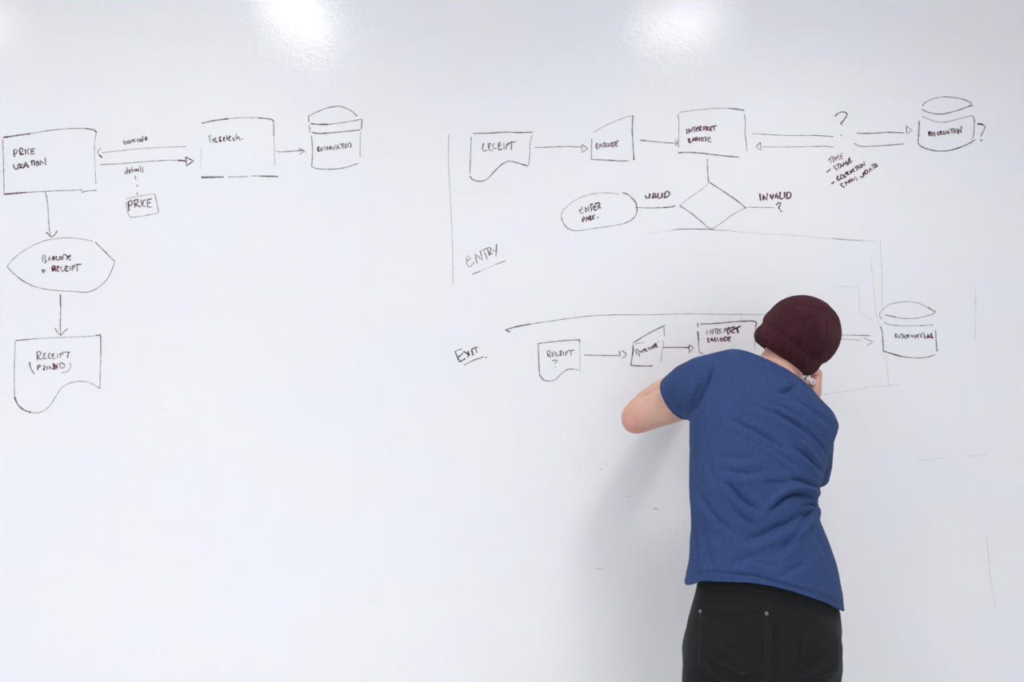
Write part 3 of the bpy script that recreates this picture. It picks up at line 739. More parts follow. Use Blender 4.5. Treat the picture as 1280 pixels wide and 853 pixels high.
def cloth_material(name, lo, hi, scale, weave, rough=0.9, sheen=0.2, strength=0.35, sheen_tint=(1, 1, 1)):
    m, nt, p = nodes_of(name)
    melange = noise_node(nt, scale, 4, 0.7)
    r = ramp(nt, melange.outputs['Fac'], [(0.30, lo), (0.70, hi)])
    nt.links.new(r.outputs['Color'], p.inputs['Base Color'])
    p.inputs['Roughness'].default_value = rough
    p.inputs['Sheen Weight'].default_value = sheen
    p.inputs['Sheen Roughness'].default_value = 0.5
    p.inputs['Sheen Tint'].default_value = (*sheen_tint, 1)
    p.inputs['Specular IOR Level'].default_value = 0.2
    w = noise_node(nt, weave, 2, 0.6)
    bump(nt, p, w.outputs['Fac'], strength, 0.001)
    return m


def knit_material():
    m, nt, p = nodes_of('burgundy_rib_knit')
    uv = N(nt, 'ShaderNodeUVMap')
    uv.uv_map = 'knit'
    sx = N(nt, 'ShaderNodeSeparateXYZ')
    nt.links.new(uv.outputs['UV'], sx.inputs['Vector'])
    k = N(nt, 'ShaderNodeMath', operation='MULTIPLY')
    nt.links.new(sx.outputs['X'], k.inputs[0])
    k.inputs[1].default_value = 2 * math.pi * 84
    s = N(nt, 'ShaderNodeMath', operation='SINE')
    nt.links.new(k.outputs[0], s.inputs[0])
    k2 = N(nt, 'ShaderNodeMath', operation='MULTIPLY')
    nt.links.new(sx.outputs['Y'], k2.inputs[0])
    k2.inputs[1].default_value = 2 * math.pi * 60
    s2 = N(nt, 'ShaderNodeMath', operation='SINE')
    nt.links.new(k2.outputs[0], s2.inputs[0])
    h = N(nt, 'ShaderNodeMath', operation='MULTIPLY_ADD')
    nt.links.new(s2.outputs[0], h.inputs[0])
    h.inputs[1].default_value = 0.25
    nt.links.new(s.outputs[0], h.inputs[2])
    fuzz = noise_node(nt, 260, 4, 0.7)
    blotch = noise_node(nt, 30, 4, 0.6)
    c = ramp(nt, blotch.outputs['Fac'], [(0.3, (0.038, 0.0115, 0.0165)), (0.7, (0.066, 0.0155, 0.0235))])
    yarn = ramp(nt, fuzz.outputs['Fac'], [(0.35, (0.70, 0.70, 0.72)), (0.65, (1.15, 1.1, 1.12))])
    c2 = mix(nt, 1.0, c.outputs['Color'], yarn.outputs['Color'], 'MULTIPLY')
    nt.links.new(c2, p.inputs['Base Color'])
    p.inputs['Roughness'].default_value = 0.95
    p.inputs['Specular IOR Level'].default_value = 0.1
    p.inputs['Sheen Weight'].default_value = 0.12
    p.inputs['Sheen Tint'].default_value = (0.8, 0.45, 0.5, 1)
    bump(nt, p, h.outputs[0], 0.55, 0.0022)
    return m


MAT_SKIN = skin_material()
MAT_SHIRT = cloth_material('navy_jersey', (0.0205, 0.0415, 0.122), (0.0365, 0.071, 0.190), 260, 900, sheen=0.05, sheen_tint=(0.55, 0.65, 0.9))
MAT_STITCH = cloth_material('navy_thread', (0.055, 0.085, 0.18), (0.065, 0.10, 0.20), 600, 900, sheen=0.1)
MAT_JEANS = cloth_material('black_denim', (0.0062, 0.0078, 0.0088), (0.0095, 0.0112, 0.0120), 500, 1100, sheen=0.06, strength=0.5)
MAT_JSTITCH = cloth_material('charcoal_thread', (0.022, 0.023, 0.024), (0.030, 0.031, 0.032), 600, 900, sheen=0.0)
MAT_KNIT = knit_material()
MAT_RIVET = plain('worn_steel', (0.20, 0.19, 0.19), 0.45, 0.8, nscale=600, namp=0.2)
MAT_SHOE = plain('black_canvas', (0.02, 0.02, 0.022), 0.8, nscale=300, namp=0.3, bmp=0.3)
MAT_SOLE = plain('white_rubber', (0.75, 0.74, 0.72), 0.6, namp=0.04)
MAT_PENWHITE = plain('white_pen_plastic', (0.86, 0.86, 0.88), 0.3, nscale=80, namp=0.02)
MAT_PENGREY = plain('grey_pen_plug', (0.50, 0.52, 0.60), 0.4, namp=0.03)
MAT_PENDARK = plain('dark_red_pen_plastic', (0.09, 0.012, 0.014), 0.35, namp=0.05)
MAT_PENINK = plain('black_print', (0.02, 0.02, 0.024), 0.4, namp=0.05)
MAT_IRIS = plain('brown_iris', (0.05, 0.025, 0.012), 0.2, nscale=900, namp=0.3)
MAT_EYE = plain('eye_white', (0.85, 0.83, 0.80), 0.2, namp=0.03)


class Shape:
    """collects closed lofts that are then fused into one continuous skin"""

    def __init__(self):
        self.bm = bmesh.new()

    def loft(self, rings):
        bm = self.bm
        prev = None
        first = None
        for R in rings:
            cur = [bm.verts.new(p) for p in R]
            if prev:
                n = len(cur)
                for i in range(n):
                    bm.faces.new((prev[i], prev[(i + 1) % n], cur[(i + 1) % n], cur[i]))
            else:
                first = cur
            prev = cur
        bm.faces.new(first[::-1])
        bm.faces.new(prev)

    def tube(self, nodes, n=20, rounded=True):
        """nodes: (point, radius) or (point, ra, rb, axis_a): tapered limb with round ends"""
        P = [Vector(a[0]) for a in nodes]
        rings = []

        def frame(i):
            t = (P[min(i + 1, len(P) - 1)] - P[max(i - 1, 0)]).normalized()
            if len(nodes[i]) > 3:
                a = Vector(nodes[i][3])
            else:
                a = Vector((1, 0, 0)) if abs(t.x) < 0.8 else Vector((0, 0, 1))
            a = (a - t * a.dot(t)).normalized()
            return t, a, t.cross(a)

        def ring(c, a, b, ra, rb):
            return [c + a * (ra * math.cos(2 * math.pi * k / n)) + b * (rb * math.sin(2 * math.pi * k / n)) for k in range(n)]

        for i in range(len(nodes)):
            t, a, b = frame(i)
            ra = nodes[i][1]
            rb = nodes[i][2] if len(nodes[i]) > 2 else ra
            if rounded and i == 0:
                for s in (75, 50, 25):
                    q = math.radians(s)
                    rings.append(ring(P[i] - t * (min(ra, rb) * math.sin(q)), a, b, ra * math.cos(q), rb * math.cos(q)))
            rings.append(ring(P[i], a, b, ra, rb))
            if rounded and i == len(nodes) - 1:
                for s in (25, 50, 75):
                    q = math.radians(s)
                    rings.append(ring(P[i] + t * (min(ra, rb) * math.sin(q)), a, b, ra * math.cos(q), rb * math.cos(q)))
        self.loft(rings)

    def blob(self, c, ax, ay, az, frame=None, nu=24, nv=14):
        c = Vector(c)
        fx, fy, fz = frame or (Vector((1, 0, 0)), Vector((0, 1, 0)), Vector((0, 0, 1)))
        rings = []
        for j in range(1, nv):
            t = math.pi * j / nv
            rings.append([c + fx * (ax * math.sin(t) * math.cos(2 * math.pi * i / nu)) + fy * (ay * math.sin(t) * math.sin(2 * math.pi * i / nu))
                          - fz * (az * math.cos(t)) for i in range(nu)])
        self.loft(rings)

    def fuse(self, voxel, smooth_it=6, smooth_f=0.5):
        """one continuous surface from all lofts -> (verts, faces)"""
        me = bpy.data.meshes.new('fuse')
        bmesh.ops.recalc_face_normals(self.bm, faces=self.bm.faces)
        self.bm.to_mesh(me)
        self.bm.free()
        o = bpy.data.objects.new('fuse', me)
        COL.objects.link(o)
        r = o.modifiers.new('r', 'REMESH')
        r.mode = 'VOXEL'
        r.voxel_size = voxel
        s = o.modifiers.new('s', 'SMOOTH')
        s.iterations = smooth_it
        s.factor = smooth_f
        dg = bpy.context.evaluated_depsgraph_get()
        ev = o.evaluated_get(dg)
        out = bpy.data.meshes.new_from_object(ev)
        bpy.data.objects.remove(o)
        bpy.data.meshes.remove(me)
        return out


def coords(me):
    a = np.empty(len(me.vertices) * 3, dtype=np.float64)
    me.vertices.foreach_get('co', a)
    return a.reshape(-1, 3)


def normals(me):
    a = np.empty(len(me.vertices) * 3, dtype=np.float64)
    me.vertices.foreach_get('normal', a)
    return a.reshape(-1, 3)


def set_coords(me, V):
    me.vertices.foreach_set('co', V.ravel())
    me.update()


def smooth_shade(me):
    me.polygons.foreach_set('use_smooth', [True] * len(me.polygons))


def seen_px(V):
    k = FPX / (CAM_D + V[:, 1])
    return 640 + V[:, 0] * k, 426.5 - (V[:, 2] - CAM_Z) * k


def crease(V, Nn, pts, w, amp, side=1.0, ridge=0.7, back=True):
    """press a fold into cloth along a traced line: a valley with a ridge on one side"""
    x, y = seen_px(V)
    P = catmull(pts, 4)
    best = np.full(len(V), 1e9)
    sgn = np.zeros(len(V))
    par = np.zeros(len(V))
    L = [0]
    for a, b in zip(P, P[1:]):
        L.append(L[-1] + math.hypot(b[0] - a[0], b[1] - a[1]))
    m = (x > min(p[0] for p in P) - 6 * w) & (x < max(p[0] for p in P) + 6 * w) & (y > min(p[1] for p in P) - 6 * w) & (y < max(p[1] for p in P) + 6 * w)
    if back:
        m &= Nn[:, 1] < 0.25
    idx = np.nonzero(m)[0]
    xs, ys = x[idx], y[idx]
    bd, bs, bp = best[idx], sgn[idx], par[idx]
    for i, (a, b) in enumerate(zip(P, P[1:])):
        dx, dy = b[0] - a[0], b[1] - a[1]
        l2 = dx * dx + dy * dy + 1e-9
        t = np.clip(((xs - a[0]) * dx + (ys - a[1]) * dy) / l2, 0, 1)
        ex, ey = xs - (a[0] + t * dx), ys - (a[1] + t * dy)
        d = np.hypot(ex, ey)
        better = d < bd
        bd = np.where(better, d, bd)
        bs = np.where(better, np.sign(dx * ey - dy * ex), bs)
        bp = np.where(better, (L[i] + t * math.sqrt(l2)) / L[-1], bp)
    taper = np.clip(np.sin(np.pi * np.clip(bp, 0.02, 0.98)), 0, 1) ** 0.6
    s = bd * bs * side
    disp = -amp * np.exp(-(s / w) ** 2) + ridge * amp * np.exp(-((s - 1.9 * w) / (1.3 * w)) ** 2)
    V[idx] += Nn[idx] * (disp * taper)[:, None]


def clip_surface(me, fields):
    """cut cloth open: drop what lies beyond each field and lay the rim exactly on it.  field(V) -> (f, gradient)"""
    bm = bmesh.new()
    bm.from_mesh(me)
    for fld in fields:
        bm.verts.ensure_lookup_table()
        V = np.array([v.co for v in bm.verts])
        f, g = fld(V)
        kill = [fc for fc in bm.faces if all(f[v.index] < 0 for v in fc.verts)]
        bmesh.ops.delete(bm, geom=kill, context='FACES')
        bm.verts.index_update()
        bm.verts.ensure_lookup_table()
        V = np.array([v.co for v in bm.verts])
        f, g = fld(V)
        for i in np.nonzero((f < 0) & (f > -0.02))[0]:
            gg = Vector(g[i])
            bm.verts[i].co = Vector(V[i]) - gg * (f[i] / gg.length_squared)
        rim = [v for v in bm.verts if v.is_boundary]
        for _ in range(2):
            new = {}
            for v in rim:
                nb = [e.other_vert(v) for e in v.link_edges if e.is_boundary]
                if len(nb) == 2:
                    new[v] = v.co * 0.5 + (nb[0].co + nb[1].co) * 0.25
            for v, c in new.items():
                v.co = c
        bm.verts.index_update()
    bm.to_mesh(me)
    bm.free()
    me.update()


def plane_field(p, n):
    p, n = np.array(p), np.array(Vector(n).normalized())
    return lambda V: ((V - p) @ n, np.tile(n, (len(V), 1)))


def near_field(p, n, c, r):
    """like plane_field but only within r of c"""
    p, n, c = np.array(p), np.array(Vector(n).normalized()), np.array(c)

    def f(V):
        d = (V - p) @ n
        far = np.linalg.norm(V - c, axis=1) > r
        return np.where(far, 1.0, d), np.tile(n, (len(V), 1))
    return f


def superring(Pl, Pr, t_back, t_front, spine_dir, e=2.4, n=44):
    Cc = (Pl + Pr) / 2
    u = (Pr - Pl) / 2
    d = (Cc - Vector((0, -CAM_D, Cc.z))).normalized()      # he stands turned a little, square to where he is seen from
    v = -(d - spine_dir * d.dot(spine_dir)).normalized()
    out = []
    for k in range(n):
        a = 2 * math.pi * k / n
        ca, sa = math.cos(a), math.sin(a)
        x = math.copysign(abs(ca) ** (2 / e), ca)
        y = math.copysign(abs(sa) ** (2 / e), sa)
        out.append(Cc + u * x + v * (y * (t_back if y > 0 else t_front)))
    return out


# torso sections: seen left edge, seen right edge, depth left, depth right, half thickness back / front
TORSO = [
    ((854, 741), (1055, 768), -.500, -.500, .122, .120),
    ((858, 722), (1053, 743), -.500, -.500, .122, .120),
    ((863, 697), (1045, 708), -.498, -.498, .116, .115),
    ((866, 667), (1033, 675), -.492, -.492, .108, .110),
    ((866, 636), (1021, 646), -.482, -.484, .106, .108),
    ((865, 606), (1021, 622), -.466, -.470, .110, .110),
    ((864, 576), (1027, 598), -.446, -.450, .116, .114),
    ((863, 546), (1034, 575), -.424, -.430, .120, .116),
    ((863, 517), (1041, 553), -.404, -.412, .120, .116),
    ((866, 491), (1046, 537), -.386, -.396, .114, .110),
    ((876, 468), (1041, 524), -.370, -.382, .104, .100),
    ((889, 450), (1029.5, 513), -.358, -.372, .092, .090),
    ((907, 447), (1014, 502), -.350, -.362, .080, .080),
    ((926, 451.5), (1000, 490), -.344, -.354, .070, .072),
    ((941, 456), (991, 478), -.338, -.346, .062, .064),
    ((950, 446), (995, 466), -.330, -.338, .056, .060),
]


def torso_rings(inset=1.0, rows=None, e=2.4):
    T = rows or TORSO
    L = [at(*a[0], a[2]) for a in T]
    R = [at(*a[1], a[3]) for a in T]
    Cs = [(l + r) / 2 for l, r in zip(L, R)]
    out = []
    for i, a in enumerate(T):
        sp = (Cs[min(i + 1, len(T) - 1)] - Cs[max(i - 1, 0)]).normalized()
        l, r = Cs[i] + (L[i] - Cs[i]) * inset, Cs[i] + (R[i] - Cs[i]) * inset
        out.append(superring(l, r, a[4] * inset, a[5] * inset, sp, e))
    return out


person = empty('person', (0.58, -0.50, 0.0))
tag(person, 'person in navy T-shirt, black trousers and burgundy beanie, seen from behind writing on the board', 'person')

# joints
SH_L, EL_L, WR_L = at(893, 485, -.372), at(797, 522, -.235), at(861, 467, -.075)
SH_R, EL_R, WR_R = at(1004, 545, -.38), at(994, 634, -.23), at(1011, 507, -.135)
HEAD_C = at(999, 421, -.315)
H_UP = Vector((0.52, 0.20, 0.80)).normalized()
H_FW = Vector((0.05, 0.92, -0.40))
H_FW = (H_FW - H_UP * H_FW.dot(H_UP)).normalized()
H_RT = H_FW.cross(H_UP).normalized()

TROUSERS = [
    ((878, 694), (1034, 702), -.500, -.500, .098, .098),
    ((874, 718), (1042, 734), -.500, -.500, .104, .104),
    ((871, 738), (1047, 757), -.500, -.500, .112, .108),
    ((866, 755), (1050, 771), -.500, -.500, .118, .108),
    ((861, 773), (1051, 788), -.500, -.500, .122, .106),
    ((857, 795), (1051, 808), -.500, -.500, .124, .104),
    ((855, 824), (1050, 830), -.500, -.500, .118, .102),
    ((853, 853), (1047, 854), -.500, -.500, .106, .100),
]
LEGS = []
for hx, kx, ax_, r in ((905, 0.478, 0.470, 51), (998, 0.672, 0.690, 49)):
    LEGS.append([(at(hx, 812, -.500), .094, .104), (at(hx, 870, -.498), .088, .098), (Vector((kx, -.490, .62)), .076, .082),
                 (Vector((kx, -.480, .47)), .064, .068), (Vector((ax_, -.490, .34)), .062, .068), (Vector((ax_, -.505, .18)), .054, .060), (Vector((ax_, -.505, .075)), .056, .062)])


# ---- body: one continuous skin
def build_body():
    S = Shape()
    # trunk, a little smaller than the clothes
    S.loft(torso_rings(0.86, TORSO[2:14]))
    S.loft(torso_rings(0.88, [((876, 680), (1036, 690), -.498, -.498, .100, .100)] + TROUSERS[1:]))
    for lg in LEGS:
        S.tube([(p, ra * 0.86, rb * 0.86, (1, 0, 0)) for p, ra, rb in lg[:-1]] + [(lg[-1][0] - Vector((0, 0, .01)), .042, .046, (1, 0, 0))])
        a = lg[-1][0]
        S.tube([(Vector((a.x, a.y - .03, .05)), .036, .034, (1, 0, 0)), (Vector((a.x, a.y + .06, .046)), .040, .030, (1, 0, 0)), (Vector((a.x, a.y + .15, .034)), .040, .020, (1, 0, 0))])
    # neck
    S.tube([(at(958, 490, -.355), .062, .062), (at(969, 469, -.340), .056, .060), (at(983, 447, -.325), .055, .060), (HEAD_C + H_FW * -.005, .058)])
    # head: skull, jaw, chin, nose, ears, brow, lips
    fr = (H_RT, H_FW, H_UP)
    S.blob(HEAD_C + H_UP * .012 - H_FW * .004, .074, .087, .082, fr)
    S.blob(HEAD_C - H_UP * .045 + H_FW * .028, .060, .066, .062, fr)
    S.blob(HEAD_C - H_UP * .092 + H_FW * .070, .028, .022, .020, fr)
    S.tube([(HEAD_C + H_FW * .086 - H_UP * .005, .010), (HEAD_C + H_FW * .106 - H_UP * .036, .013)])
    for s in (-1, 1):
        S.blob(HEAD_C + H_FW * .100 - H_UP * .040 + H_RT * (s * .011), .008, .009, .008, fr)
        S.blob(HEAD_C + H_RT * (s * .073) - H_UP * .018 + H_FW * .014, .010, .019, .030, (H_RT, (H_FW - H_UP * .3).normalized(), (H_UP + H_FW * .3).normalized()))
        S.blob(HEAD_C + H_FW * .076 + H_UP * .006 + H_RT * (s * .028), .020, .010, .007, fr)
        S.blob(HEAD_C + H_FW * .0685 + H_UP * .0015 + H_RT * (s * .030), .015, .0115, .0055, fr)
        S.blob(HEAD_C + H_FW * .0670 - H_UP * .0160 + H_RT * (s * .030), .014, .0100, .0045, fr)
        S.blob(HEAD_C + H_FW * .068 - H_UP * .030 + H_RT * (s * .040), .022, .020, .018, fr)
    S.blob(HEAD_C + H_FW * .092 - H_UP * .062, .022, .008, .006, fr)
    S.blob(HEAD_C + H_FW * .090 - H_UP * .073, .018, .008, .006, fr)
    # raised arm with the elbow out, hand flat on the board
    up = (EL_L - SH_L)
    S.tube([(SH_L, .050), (SH_L + up * .35, .049), (SH_L + up * .60, .0465), (SH_L + up * .85, .0435), (EL_L, .0425)])
    fo = (WR_L - EL_L)
    S.tube([(EL_L + fo * .02, .0435), (EL_L + fo * .22, .047), (EL_L + fo * .45, .044), (EL_L + fo * .75, .033), (WR_L, .026)])
    S.blob(EL_L + Vector((-.006, -.006, -.008)), .036, .036, .034)
    pc = at(888, 475, -.030)
    S.tube([(WR_L, .024, .018, (0, 0, 1)), (WR_L.lerp(pc, .55), .032, .016, (0, 0, 1)), (pc, .040, .014, (0, 0, 1)), (at(902, 476, -.026), .040, .012, (0, 0, 1))])
    for (dy, ln, ang) in ((-13, 30, -9), (-4.5, 35, -2), (4, 32, 3), (12, 25, 10)):
        a0 = at(904, 477 + dy, -.024)
        d = Vector((math.cos(math.radians(ang)), 0, -math.sin(math.radians(ang))))
        Ln = ln * .0021
        S.tube([(a0, .0090), (a0 + d * Ln * .5 + Vector((0, -.006, 0)), .0086), (a0 + d * Ln + Vector((0, .010, 0)), .0074)], n=12)
    th = at(886, 470, -.030)
    S.tube([(at(880, 474, -.040), .014), (th, .011), (th + Vector((.028, .012, .010)), .009)], n=12)
    # writing arm
    up = (EL_R - SH_R)
    S.tube([(SH_R, .056), (SH_R + up * .4, .051), (SH_R + up * .8, .045), (EL_R, .042)])
    fo = (WR_R - EL_R)
    S.tube([(EL_R, .042), (EL_R + fo * .22, .045), (EL_R + fo * .5, .040), (EL_R + fo * .8, .029), (WR_R, .025)])
    # writing hand: palm on edge, its outer side to the board, fingers curled round the pen
    Y = Vector((0, 1, 0))
    S.tube([(WR_R, .022, .027, (1, 0, 0)), (at(1017.0, 492, -.120), .0200, .032, (1, 0, 0)), (at(1018.6, 483, -.104), .0165, .036, (1, 0, 0)),
            (at(1020.0, 475, -.096), .0125, .037, (1, 0, 0)), (at(1020.2, 468, -.092), .0118, .036, (1, 0, 0))], n=24)
    fingers = [  # knuckle, middle joint, end joint, tip
        ((1019.5, 465.5, -.124), (1008.5, 458.5, -.116), (999.0, 461.5, -.098), (995.5, 467.0, -.088), .0094),
        ((1020.0, 464.5, -.104), (1009.0, 456.5, -.088), (998.0, 460.0, -.072), (989.5, 465.5, -.066), .0094),
        ((1020.0, 466.0, -.082), (1012.5, 459.0, -.066), (1006.0, 464.5, -.056), (1006.5, 472.0, -.058), .0090),
        ((1019.0, 469.0, -.062), (1013.0, 464.5, -.046), (1007.5, 468.5, -.038), (1008.0, 475.0, -.038), .0080),
    ]
    for k, m_, e_, t_, r in fingers:
        S.tube([(at(*k), r * 1.08), (at(*m_), r), (at(*e_), r * .92), (at(*t_), r * .80)], n=12)
    S.tube([(at(1008, 492, -.142), .0150), (at(1005.0, 481.8, -.143), .0132), (at(1000.5, 476.8, -.129), .0112), (at(998.5, 472.8, -.104), .0090)], n=14)
    S.tube([(at(1013, 488, -.125), .012), (at(1011, 484, -.115), .009), (at(1006.5, 480.3, -.104), .0062)], n=12)
    return S.fuse(0.0030, 5, 0.5)


body_me = build_body()
V = coords(body_me)
# eye sockets and mouth line pressed into the face
for s in (-1, 1):
    c = np.array(HEAD_C + H_FW * .086 - H_UP * .006 + H_RT * (s * .030))
    d = np.linalg.norm(V - c, axis=1)
    V -= np.array(H_FW)[None, :] * (0.007 * np.exp(-(d / .012) ** 2))[:, None]
c = np.array(HEAD_C + H_FW * .098 - H_UP * .0675)
rel = V - c
V -= np.array(H_FW)[None, :] * (0.005 * np.exp(-((rel @ np.array(H_UP)) / .003) ** 2 - ((rel @ np.array(H_RT)) / .018) ** 2 - ((rel @ np.array(H_FW)) / .02) ** 2))[:, None]
# knuckle and elbow creases, slight muscle relief
set_coords(body_me, V)
fl = np.zeros(len(V), dtype=np.float32)
for c_, r_ in ((EL_L + Vector((-.02, -.02, -.03)), .05), (EL_R, .05), (at(1003, 466, -.08), .05), (at(900, 476, -.02), .05)):
    fl = np.maximum(fl, np.exp(-(np.linalg.norm(V - np.array(c_), axis=1) / r_) ** 2))
fa = body_me.attributes.new('flush', 'FLOAT', 'POINT')
fa.data.foreach_set('value', fl.astype(np.float32))
smooth_shade(body_me)
body = link_mesh('body', body_me, MAT_SKIN, person)

for s in (-1, 1):
    ec = HEAD_C + H_FW * .0675 - H_UP * .007 + H_RT * (s * .030)
    bm = bmesh.new()
    bmesh.ops.create_uvsphere(bm, u_segments=20, v_segments=12, radius=.0108, matrix=Matrix.Translation(ec))
    eye = bm_obj('eye', bm, MAT_EYE, person, True)
    bm = bmesh.new()
    bmesh.ops.create_uvsphere(bm, u_segments=16, v_segments=10, radius=.0066, matrix=Matrix.Translation(ec + (H_FW - H_UP * .15).normalized() * .0050))
    bm_obj('iris', bm, MAT_IRIS, eye, True)

# ---- T-shirt
HEM = [(852, 738.5), (863, 732.5), (879, 728.5), (904, 728), (936, 729), (963.5, 733), (989, 739), (1010, 746), (1031, 753), (1050, 763), (1056, 766)]
SEAM = [(859, 720), (868.5, 716.5), (889.6, 715), (925.5, 717), (946.6, 720), (967.7, 726.6), (988, 732), (1010, 738), (1031, 744.5), (1048, 752)]


def build_shirt():
    S = Shape()
    rows = [((852, 756), (1058, 780), -.500, -.500, .124, .122)] + TORSO
    S.loft(torso_rings(1.0, rows))
    # sleeve of the raised arm: sections from inside the chest out past its hem
    sl = [((912, 447), (900, 550), -.385, .082, 0), ((892, 443), (880, 540), -.385, .078, .1), ((868, 448.5), (866, 527), -.372, .072, .5),
          ((848, 459), (862, 522), -.350, .066, .8), ((833, 472), (860.5, 521.5), -.328, .0620, 1), ((824, 481), (857, 525), -.312, .0610, 1), ((810, 492), (850, 531), -.288, .061, 1)]
    rings = []
    for (u_, l_, y, t, s) in sl:
        a, b = at(*u_, y), at(*l_, y)
        c, h = (a + b) / 2, (a - b) / 2
        ax = Vector((-.1, -.99, 0)).lerp(Vector((-.50, -.75, -.38)), s).normalized()
        ax = (ax - h.normalized() * ax.dot(h.normalized())).normalized()
        rings.append([c + h * math.cos(2 * math.pi * k / 32) + ax * (t * math.sin(2 * math.pi * k / 32)) for k in range(32)])
    S.loft(rings)
    # sleeve of the writing arm, hanging down and forward
    d = (EL_R - SH_R)
    S.tube([(at(1004, 531, -.388), .064), (at(1006.5, 556, -.374), .0645), (at(1007, 578, -.352), .0610), (at(1005, 598, -.325), .0570), (at(1002, 622, -.296), .054)], n=28)
    me = S.fuse(0.0036, 7, 0.55)
    V, Nn = coords(me), normals(me)
    F = [
        # (traced line), width px, depth m, ridge side
        ([(968, 489), (977, 491), (986, 488), (995, 482)], 3.2, .0050, -1),
        ([(992, 478), (975, 470), (955, 462), (940, 458)], 5.0, .0016, -1),
        ([(938, 507), (953, 511), (968, 516), (997, 533), (1017, 551), (1030, 570)], 4.0, .0048, 1),
        ([(912, 524), (926, 531), (942, 539), (958, 548), (980, 563)], 4.0, .0046, 1),
        ([(982, 494), (1000, 503), (1017, 514), (1037, 533)], 4.2, .0046, 1),
        ([(990, 560), (1002, 566), (1017, 580), (1027, 592)], 3.2, .0046, 1),
        ([(1000, 545), (1014, 557), (1027, 577)], 3.0, .0036, 1),
        ([(906, 588), (922, 592), (940, 592), (960, 587)], 4.5, .0030, 1),
        ([(900, 570), (920, 574), (944, 570)], 4.5, .0022, 1),
        ([(962, 640), (968, 634), (981, 622), (1000, 617), (1019, 622)], 3.4, .0078, -1),
        ([(984, 599), (1000, 602), (1012, 607), (1025, 612)], 3.4, .0052, 1),
        ([(990, 670), (998, 661), (1008, 648), (1020, 630)], 3.4, .0054, 1),
        ([(936, 676), (952, 670), (970, 661), (989, 653), (1012, 637)], 5.5, .0072, 1),
        ([(905, 602), (918, 614), (930, 627), (950, 641)], 4.2, .0058, 1),
        ([(872, 612), (884, 632), (897, 650), (918, 668)], 4.0, .0036, 1),
        ([(974, 693), (984, 681), (996, 668)], 4.5, .0036, 1),
        ([(976, 722), (990, 713), (1004, 704)], 4.5, .0030, 1),
        ([(868, 560), (872, 600), (876, 640)], 4.5, .0024, 1),
        ([(870, 660), (872, 690), (873, 716)], 2.4, .0034, 1),
        ([(880, 655), (884, 685), (892, 712)], 4.5, .0030, -1),
        ([(900, 712), (930, 700), (958, 690)], 5.0, .0020, 1),
        ([(952, 504), (972, 507), (992, 517), (1010, 530)], 2.6, .0024, 1),
        ([(946, 552), (962, 560), (980, 572), (1000, 588)], 3.0, .0026, 1),
        ([(1006, 536), (1022, 552), (1034, 572)], 2.4, .0028, 1),
        ([(1002, 634), (1012, 631), (1021, 634)], 2.0, .0046, 1),
        ([(952, 606), (972, 603), (990, 606)], 3.4, .0022, -1),
        ([(918, 640), (935, 652), (950, 660)], 4.0, .0026, 1),
        ([(1012, 660), (1024, 676), (1034, 700)], 4.0, .0020, 1),
        ([(884, 560), (890, 590), (900, 610)], 4.0, .0018, 1),
        ([(940, 700), (956, 706), (972, 708)], 4.0, .0016, 1),
        # armhole seam and folds of the sleeve
        ([(893, 450), (892, 457), (888, 470), (881, 487), (872, 503), (865, 518)], 2.2, .0046, 1),
        ([(880, 478), (872, 497), (866, 514)], 5.0, .0090, 1),
        ([(872, 470), (862, 490), (852, 512)], 4.0, .0028, 1),
        ([(838, 478), (842, 492), (850, 508), (862, 516)], 1.6, .0022, 1),
        ([(833, 477), (838, 492), (846, 508), (858, 517)], 1.4, .0018, -1),
        # hem turn-up
        (SEAM, 1.5, .0022, -1),
        # side seam
        ([(866, 560), (868, 620), (869, 680), (866, 715)], 1.2, .0012, 1),
        # neck band
        ([(948, 452.5), (958, 455), (975, 463), (989, 471), (997, 478)], 1.4, .0018, 1),
    ]
    for pts, w, amp, side in F:
        crease(V, Nn, pts, w, amp * 1.75, side)
    # loose drape
    for i in range(len(V)):
        p = Vector(V[i])
        q = noise.noise(Vector((p.x * 9 + p.z * 5, p.y * 6, p.z * 7 - p.x * 6)))
        V[i] += Nn[i] * (.0028 * q)
    set_coords(me, V)
    # openings
    hy = [-.540, -.565, -.60, -.61, -.615, -.615, -.61, -.60, -.585, -.55, -.53]
    hx = np.array([at(*p, q).x for p, q in zip(HEM, hy)])
    hz = np.array([at(*p, q).z for p, q in zip(HEM, hy)])

    def hem(V):
        z = np.interp(V[:, 0], hx, hz)
        front = np.clip((V[:, 1] + .60) / .20, 0, 1)
        z = z - .004 * front * np.clip(1.2 - (V[:, 0] - hx[0]) / .20, .2, 1)
        g = np.zeros_like(V)
        g[:, 2] = 1
        return V[:, 2] - z, g

    a, b = at(828, 477.5, -.328), at(861.5, 521, -.328)
    ch = (b - a).normalized()
    near = Vector((-.030, -.060, -.020))
    n = ch.cross(near).normalized()
    if n.x < 0:
        n = -n
    c = (a + b) / 2
    cuff = near_field(c, n, c, .13)
    c2 = at(1004, 596, -.330)
    cuff2 = near_field(c2, (SH_R - EL_R).normalized() * .75 + Vector((0, 0, .6)), at(1004, 625, -.296), .115)
    k1, k2 = at(943, 454, -.395), at(996, 482, -.400)
    kk = (k2 - k1).normalized()
    nn = kk.cross(Vector((-.02, .14, -.075)).normalized()).normalized()
    if nn.z > 0:
        nn = -nn
    kc = (k1 + k2) / 2
    collar = near_field(kc, nn, at(974, 448, -.335), .150)
    clip_surface(me, [hem, cuff, cuff2, collar])
    smooth_shade(me)
    return me


shirt_me = build_shirt()
shirt = link_mesh('t_shirt', shirt_me, MAT_SHIRT, person)
sm = shirt.modifiers.new('cloth', 'SOLIDIFY')
sm.thickness = .0028
sm.offset = 1


